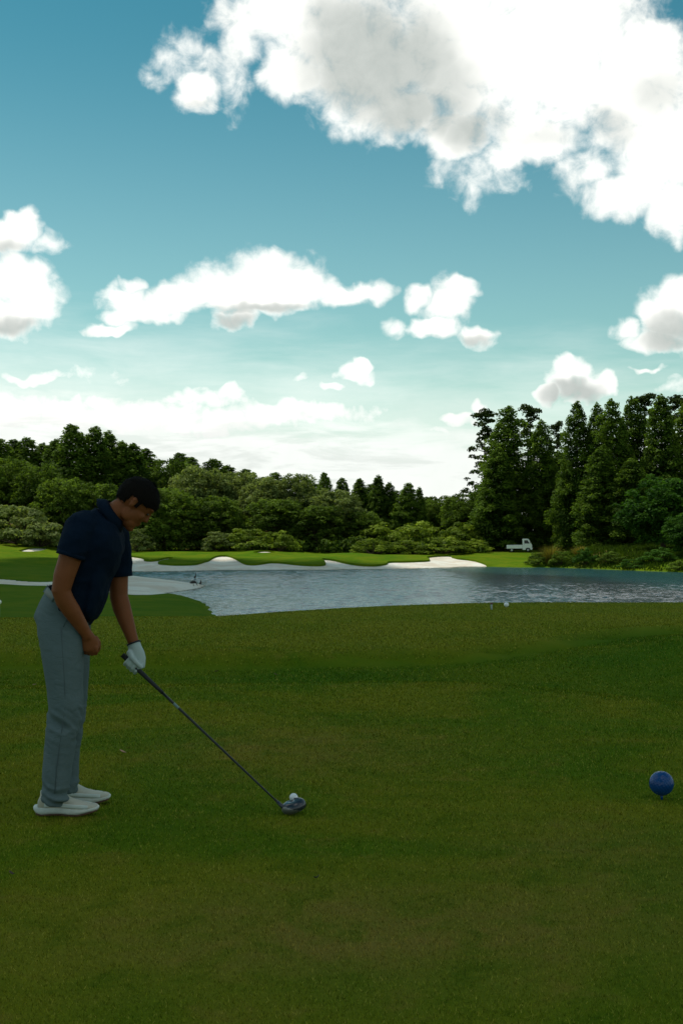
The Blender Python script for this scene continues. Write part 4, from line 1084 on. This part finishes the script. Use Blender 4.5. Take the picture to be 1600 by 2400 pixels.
# ------------------------------------------------------------------ small flat-bed truck under the grove
M_tw = pmat('truck_white', (.80, .83, .81), .35, spec=.5)
M_glass = pmat('truck_glass', (.015, .022, .024), .08, spec=.6)
M_tyre = pmat('tyre', (.018, .018, .018), .85); M_rim = pmat('rim', (.45, .46, .46), .4, metal=.3); M_dark = pmat('chassis', (.02, .02, .02), .8); M_lamp = pmat('lamp', (.7, .7, .65), .15)
def truck():
    x, y = 24.35, 175.4
    o = empty('flatbed_truck', (x, y, hz(x, y)+.0), math.radians(-8)); tag(o, 'small white flat-bed truck parked in the shade under the right grove', 'truck')
    o.location.z = (hz(x+1.16, y)+hz(x-1.05, y))/2; o.rotation_euler[1] = -math.atan2(hz(x+1.16, y)-hz(x-1.05, y), 2.21)      # stands on the slope
    def box(name, x0, x1, y0, y1, z0, z1, mat, parent=o, bev=.03):
        bm = bmesh.new(); bmesh.ops.create_cube(bm, size=1.0)
        for v in bm.verts: v.co = Vector((x0+(x1-x0)*(v.co.x+.5), y0+(y1-y0)*(v.co.y+.5), z0+(z1-z0)*(v.co.z+.5)))
        bmesh.ops.bevel(bm, geom=bm.edges[:], offset=bev, segments=2, affect='EDGES')
        return bm_obj(name, bm, mat, parent, smooth=False)
    # cab outline extruded across the width
    out = [(.42, .30), (.42, 1.78), (.55, 1.83), (1.18, 1.80), (1.30, 1.72), (1.62, 1.10), (1.70, .95), (1.70, .30), (1.50, .30), (1.42, .52), (1.16, .60), (.90, .52), (.82, .30)]
    bm = bmesh.new(); A = [bm.verts.new((px, -.72, pz)) for px, pz in out]; B = [bm.verts.new((px, .72, pz)) for px, pz in out]
    bm.faces.new(A); bm.faces.new(B[::-1])
    for k in range(len(out)): bm.faces.new((A[k], B[k], B[(k+1) % len(out)], A[(k+1) % len(out)]))
    bmesh.ops.recalc_face_normals(bm, faces=bm.faces[:]); cab = bm_obj('cab', bm, M_tw, o, smooth=False)
    for s_ in (-1, 1):
        bm = bmesh.new(); q = [(.66, 1.16), (.66, 1.60), (1.12, 1.60), (1.34, 1.20), (1.32, 1.14)]
        f_ = [bm.verts.new((a, s_*.726, b)) for a, b in q]; g2 = [bm.verts.new((a, s_*.70, b)) for a, b in q]
        bm.faces.new(f_); bm.faces.new(g2[::-1])
        for k in range(len(q)): bm.faces.new((f_[k], g2[k], g2[(k+1) % len(q)], f_[(k+1) % len(q)]))
        bmesh.ops.recalc_face_normals(bm, faces=bm.faces[:]); bm_obj('side_window', bm, M_glass, cab, smooth=False)
        box('headlight', 1.66, 1.715, s_*.56-.10, s_*.56+.10, .72, .86, M_lamp, cab, .01)
        box('mirror', 1.40, 1.46, s_*.80-.06, s_*.80+.06, 1.18, 1.40, M_dark, cab, .01)
        box('door_handle', .62, .74, s_*.725-.01, s_*.725+.01, .98, 1.01, M_dark, cab, .004)
    bm = bmesh.new(); q = [(1.335, -.62, 1.68), (1.335, .62, 1.68), (1.625, .64, 1.115), (1.625, -.64, 1.115)]
    f_ = [bm.verts.new(v) for v in q]; g2 = [bm.verts.new((a-.05, b, c)) for a, b, c in q]; bm.faces.new(f_); bm.faces.new(g2[::-1])
    for k in range(4): bm.faces.new((f_[k], g2[k], g2[(k+1) % 4], f_[(k+1) % 4]))
    bmesh.ops.recalc_face_normals(bm, faces=bm.faces[:]); bm_obj('windscreen', bm, M_glass, cab, smooth=False)
    bed = box('bed', -1.70, .40, -.71, .71, .62, .70, M_tw)
    for nm, a in (('side_board', (-1.70, .40, -.73, -.69)), ('side_board', (-1.70, .40, .69, .73)), ('tail_board', (-1.74, -1.70, -.71, .71)), ('front_board', (.36, .40, -.68, .68))):
        box(nm, *a, .50, .98, M_tw, bed, .012)
    box('chassis', -1.6, 1.5, -.45, .45, .38, .60, M_dark)
    box('bumper', 1.66, 1.78, -.70, .70, .40, .56, M_tw)
    for wx in (-1.05, 1.16):
        for s_ in (-1, 1):
            w = empty('wheel'); w.parent = o; w.location = (wx, s_*.60, .27)
            bm = bmesh.new(); tube_bm(bm, [(0, -.075, 0), (0, -.06, 0), (0, .06, 0), (0, .075, 0)], [.235, .27, .27, .235], 28); bm_obj('tyre', bm, M_tyre, w)
            bm = bmesh.new(); tube_bm(bm, [(0, s_*.06, 0), (0, s_*.078, 0), (0, s_*.082, 0)], [.17, .16, .05], 24); bm_obj('rim', bm, M_rim, w)
truck()

# ------------------------------------------------------------------ water birds on the sand spit
M_bird = pmat('plumage', (.012, .010, .008), .7, fn=lambda t, b: t.put(b.inputs['Base Color'], t.mix(t.noise(obj_coord(t), 12, 4, .6), (.006, .006, .006), (.05, .038, .026))))
M_beak = pmat('beak', (.20, .14, .05), .5)
def bird(px, py, hgt, yaw_, pose, label):
    x, y = ray_ground(px, py); o = empty('water_bird', (x, y, max(hz(x, y), WZ)-.02), yaw_); tag(o, label, 'bird', 'dark birds on the sand spit')
    s_ = hgt/.55; V3 = lambda a, b, c: Vector((a*s_, b*s_, c*s_))
    bm = bmesh.new()
    if pose == 'up':
        limb(bm, [(V3(-.20, 0, .16), .015*s_, .03*s_), (V3(-.12, 0, .19), .06*s_, .06*s_), (V3(0, 0, .24), .088*s_, .085*s_), (V3(.09, 0, .31), .06*s_, .06*s_), (V3(.11, 0, .40), .03*s_, .03*s_), (V3(.11, 0, .48), .027*s_, .027*s_), (V3(.13, 0, .53), .034*s_, .03*s_), (V3(.17, 0, .53), .012*s_, .012*s_)], 16)
        hx = (.16, .53)
    else:
        limb(bm, [(V3(-.24, 0, .20), .015*s_, .03*s_), (V3(-.14, 0, .24), .075*s_, .07*s_), (V3(0, 0, .28), .10*s_, .095*s_), (V3(.12, 0, .27), .065*s_, .06*s_), (V3(.19, 0, .20), .03*s_, .03*s_), (V3(.23, 0, .13), .027*s_, .027*s_), (V3(.25, 0, .08), .033*s_, .03*s_), (V3(.27, 0, .05), .012*s_, .012*s_)], 16)
        hx = (.27, .05)
    remeshed('body', bm, .014*s_, M_bird, o, 3)
    for q in (-1, 1):
        bm = bmesh.new(); limb(bm, [(V3(.0, q*.04, .20), .012*s_, .012*s_), (V3(.01, q*.042, .02), .008*s_, .008*s_), (V3(.06, q*.05, .01), .012*s_, .02*s_)], 8); bm_obj('leg', bm, M_beak, o)
    bm = bmesh.new(); limb(bm, [(V3(hx[0], 0, hx[1]), .011*s_, .012*s_), (V3(hx[0]+.06, 0, hx[1]-.015), .004*s_, .006*s_)], 8); bm_obj('beak', bm, M_beak, o)
bird(453.5, 1373.5, .62, math.radians(20), 'down', 'dark bird with its head lowered to the sand, leftmost of three')
bird(457.5, 1366.5, .56, math.radians(70), 'up', 'dark upright bird standing behind the stooping one')
bird(470, 1373, .48, math.radians(-70), 'up', 'small dark bird on the tip of the sand spit, rightmost of three')

bpy.data.scenes.remove(TMP)
# ------------------------------------------------------------------ shrubs, reeds and rough grass on the right bank
def tuft_mesh(seed, H, R, n, mat, wid=.035, arch=.6):
    rng = np.random.default_rng(seed); V = []; Fc = []; T = []
    for i in range(n):
        a = rng.uniform(0, 6.283); r0 = R*.35*math.sqrt(rng.random()); L = H*rng.uniform(.55, 1.1); out = R*rng.uniform(.2, 1.0)
        bx_, by_ = r0*math.cos(a), r0*math.sin(a); w = wid*rng.uniform(.6, 1.3); px_, py_ = -math.sin(a)*w, math.cos(a)*w; b0 = len(V)
        for k in range(4):
            t = k/3; x = bx_+math.cos(a)*out*t**1.6; y = by_+math.sin(a)*out*t**1.6; z = L*(t-arch*.45*t*t*out/R)
            f = 1-t*.95; V += [(x+px_*f, y+py_*f, z), (x-px_*f, y-py_*f, z)]
            T += [rng.uniform(.1, .9)]*2
        for k in range(3): Fc.append((b0+2*k, b0+2*k+1, b0+2*k+3, b0+2*k+2))
    me = bpy.data.meshes.new('blades'); me.from_pydata(V, [], Fc); at_ = me.attributes.new('tint', 'FLOAT', 'POINT'); at_.data.foreach_set('value', np.array(T, np.float32)); me.materials.append(mat); return me
for px, top, base_py, wpx, mat, lab in [
  (1290, 1275, 1322, 64, L_straw, 'tall pale plumed grass clump at the water edge right of the truck'),
  (1356, 1278, 1304, 44, L_straw, 'yellow tinged grass clump on the bank right of the plumed clump')]:
    x, y = ray_ground(px, base_py); x, y = float(x), float(y); o = empty('grass_clump', (x, y, hz(x, y)-.05)); tag(o, lab, 'grass clump', 'grass clumps on the right bank')
    Hh_ = (base_py-top)*y/F; Rr = wpx*.5*y/F
    bl = tuft_mesh(px, Hh_*1.1, Rr, 420, mat, .05); link('blades', bl, None, o)
for px, base_py, hpx, wpx, kind, lab in [(1262, 1326, 34, 60, 'bush', 'dark wind-bent shrub at the water edge left of the plumed grass'), (1316, 1327, 40, 58, 'bush', 'round dark shrub at the water edge below the plumed grass'), (1372, 1326, 44, 62, 'teal', 'dark low shrub at the water edge where the right bank begins'),
  (1432, 1322, 30, 70, 'bush', 'low dark shrub half way up the shaded right bank'), (1478, 1334, 26, 64, 'teal', 'low green shrub at the water edge in the middle of the right bank'), (1545, 1318, 34, 90, 'teal', 'dark shrub on the right bank below the blue green tree'), (1590, 1338, 24, 60, 'bush', 'low shrub at the water edge by the right frame edge')]:
    x, y = ray_ground(px, base_py-3); x, y = float(x), float(y)
    crown, trunk, H = PROTO['bush'][int(px) % 3]; o = empty('bank_shrub', (x, y, hz(x, y)-.05), px*.1); tag(o, lab, 'shrub', 'shrubs at the water edge')
    for nm, me in (('stem', trunk), ('crown', crown)):
        me2 = me
        if nm == 'crown': me2 = me.copy(); me2.materials.clear(); me2.materials.append(L_broad if kind == 'bush' else L_teal)
        c = bpy.data.objects.new(nm, me2); COL.objects.link(c); c.parent = o; k_ = wpx*.5*y/F/3.4; c.scale = (k_, k_, hpx*y/F/4.0)
def bank_grass():
    """rough grass on the right bank: nobody could count it"""
    rng = np.random.default_rng(9); n = 26000
    X = rng.uniform(17, 52, n*3); Y = rng.uniform(118, 170, n*3)
    s = poly_sdf(LAKE, X, Y); keep = (s > .1) & (s < 26) & (X > 21.5+.10*(Y-128)+rng.normal(0, .35, len(X)))
    X, Y = X[keep][:n], Y[keep][:n]; n = len(X); Z = height(X, Y)-.03
    pn = np.array([mnoise.noise(Vector((a*.25, b*.25, 0))) for a, b in zip(X, Y)])
    L = rng.uniform(.22, .50, n)*(1+.8*pn); a = rng.uniform(0, 6.283, n); w = rng.uniform(.05, .10, n)
    dx_, dy_ = np.cos(a), np.sin(a); le = rng.uniform(.1, .5, n)*L
    V = np.empty((n, 3, 3)); V[:, 0] = np.stack([X-dy_*w, Y+dx_*w, Z], 1); V[:, 1] = np.stack([X+dy_*w, Y-dx_*w, Z], 1); V[:, 2] = np.stack([X+dx_*le, Y+dy_*le, Z+L], 1)
    o = mesh_np('bank_grass', V.reshape(-1, 3), np.arange(n*3).reshape(n, 3), L_grass, smooth=False)
    t = np.clip(.30+.5*pn+rng.normal(0, .15, n), 0, 1); at_ = o.data.attributes.new('tint', 'FLOAT', 'POINT'); at_.data.foreach_set('value', np.repeat(t, 3).astype(np.float32))
    tag(o, 'rough dark grass covering the right bank above the water', 'grass', kind='stuff')
bank_grass()

# ------------------------------------------------------------------ mown blades on the near tee
def f_blade(t, b):
    geo = t.n.new('ShaderNodeNewGeometry'); pos = t.v('MULTIPLY', geo.outputs['Position'], (1, 1, 0))
    c = turf_color(t, pos, attr(t, 'tee'), attr(t, 'far_deck'), attr(t, 'worn')); a = attr(t, 'tint')
    c = t.mix(t.m('MULTIPLY', t.step(a, .86, .99), .7), c, (.24, .21, .050))
    c = t.mix(1.0, c, t.mix(a, (.36, .40, .32), (2.15, 2.0, 1.6)), 'MULTIPLY')
    t.put(b.inputs['Base Color'], c)
M_blade = pmat('grass_blade', (.06, .1, .01), .7, spec=.05, fn=f_blade)
def tee_grass():
    rng = np.random.default_rng(4); n = 660000
    u = rng.random(n); y0, y1 = 3.1, 26.5
    Y = y0*(y1/y0)**(u**1.05)                       # even per picture row
    w_ = rng.uniform(-1, 1, n); tail = rng.random(n) < .15; w_ = np.where(tail, np.sign(w_)*(1+np.abs(rng.normal(0, .45, n))), w_)
    X = w_*(.285*Y+.2)
    Z = height(X, Y)-.002
    keep = Y < tee_edge(X)+.3; X, Y, Z = X[keep], Y[keep], Z[keep]; n = len(X)
    k = np.clip(Y/5.0, .8, 3.6)
    L = rng.uniform(.006, .015, n)*k**.5; w = rng.uniform(.0009, .0021, n)*k; a = rng.uniform(0, 6.283, n); le = rng.uniform(.2, 1.1, n)*L
    a2 = rng.uniform(0, 6.283, n)
    V = np.empty((n, 3, 3)); V[:, 0] = np.stack([X-np.sin(a)*w, Y+np.cos(a)*w, Z], 1); V[:, 1] = np.stack([X+np.sin(a)*w, Y-np.cos(a)*w, Z], 1)
    V[:, 2] = np.stack([X+np.cos(a2)*le, Y+np.sin(a2)*le, Z+L], 1)
    o = mesh_np('tee_grass', V.reshape(-1, 3), np.arange(n*3).reshape(n, 3), M_blade, smooth=False)
    tt = (1-band_mask(X, Y))
    for nm, arr in (('tint', rng.random(n)), ('tee', tt), ('far_deck', ss(14.5, 17, Y)), ('worn', worn_mask(X, Y))):
        at_ = o.data.attributes.new(nm, 'FLOAT', 'POINT'); at_.data.foreach_set('value', np.repeat(arr, 3).astype(np.float32))
    tag(o, 'short mown olive grass of the near tee', 'grass', kind='stuff')
tee_grass()
# cumulus overhead that shades the tee and the lake
def overhead_cloud():
    rng = random.Random(3); bm = bmesh.new(); H = 520.0
    off = SUN*(H/SUN.z)
    for i in range(190):
        a = rng.uniform(0, 6.283); f = math.sqrt(rng.random())
        x, y = 40*f*math.cos(a), 94*f*math.sin(a)
        r = rng.uniform(9, 17)*(1-.35*f)
        bmesh.ops.create_icosphere(bm, subdivisions=2, radius=r, matrix=Matrix.Translation((x, y, rng.uniform(0, 16)*(1-f*.7))))
    o = bm_obj('cloud', bm, pmat('cloud_vapour', (.85, .85, .85), 1.0, spec=0))
    o.location = (-17+off.x, 57+off.y, H)
    tag(o, kind='structure')
    return o
overhead_cloud()
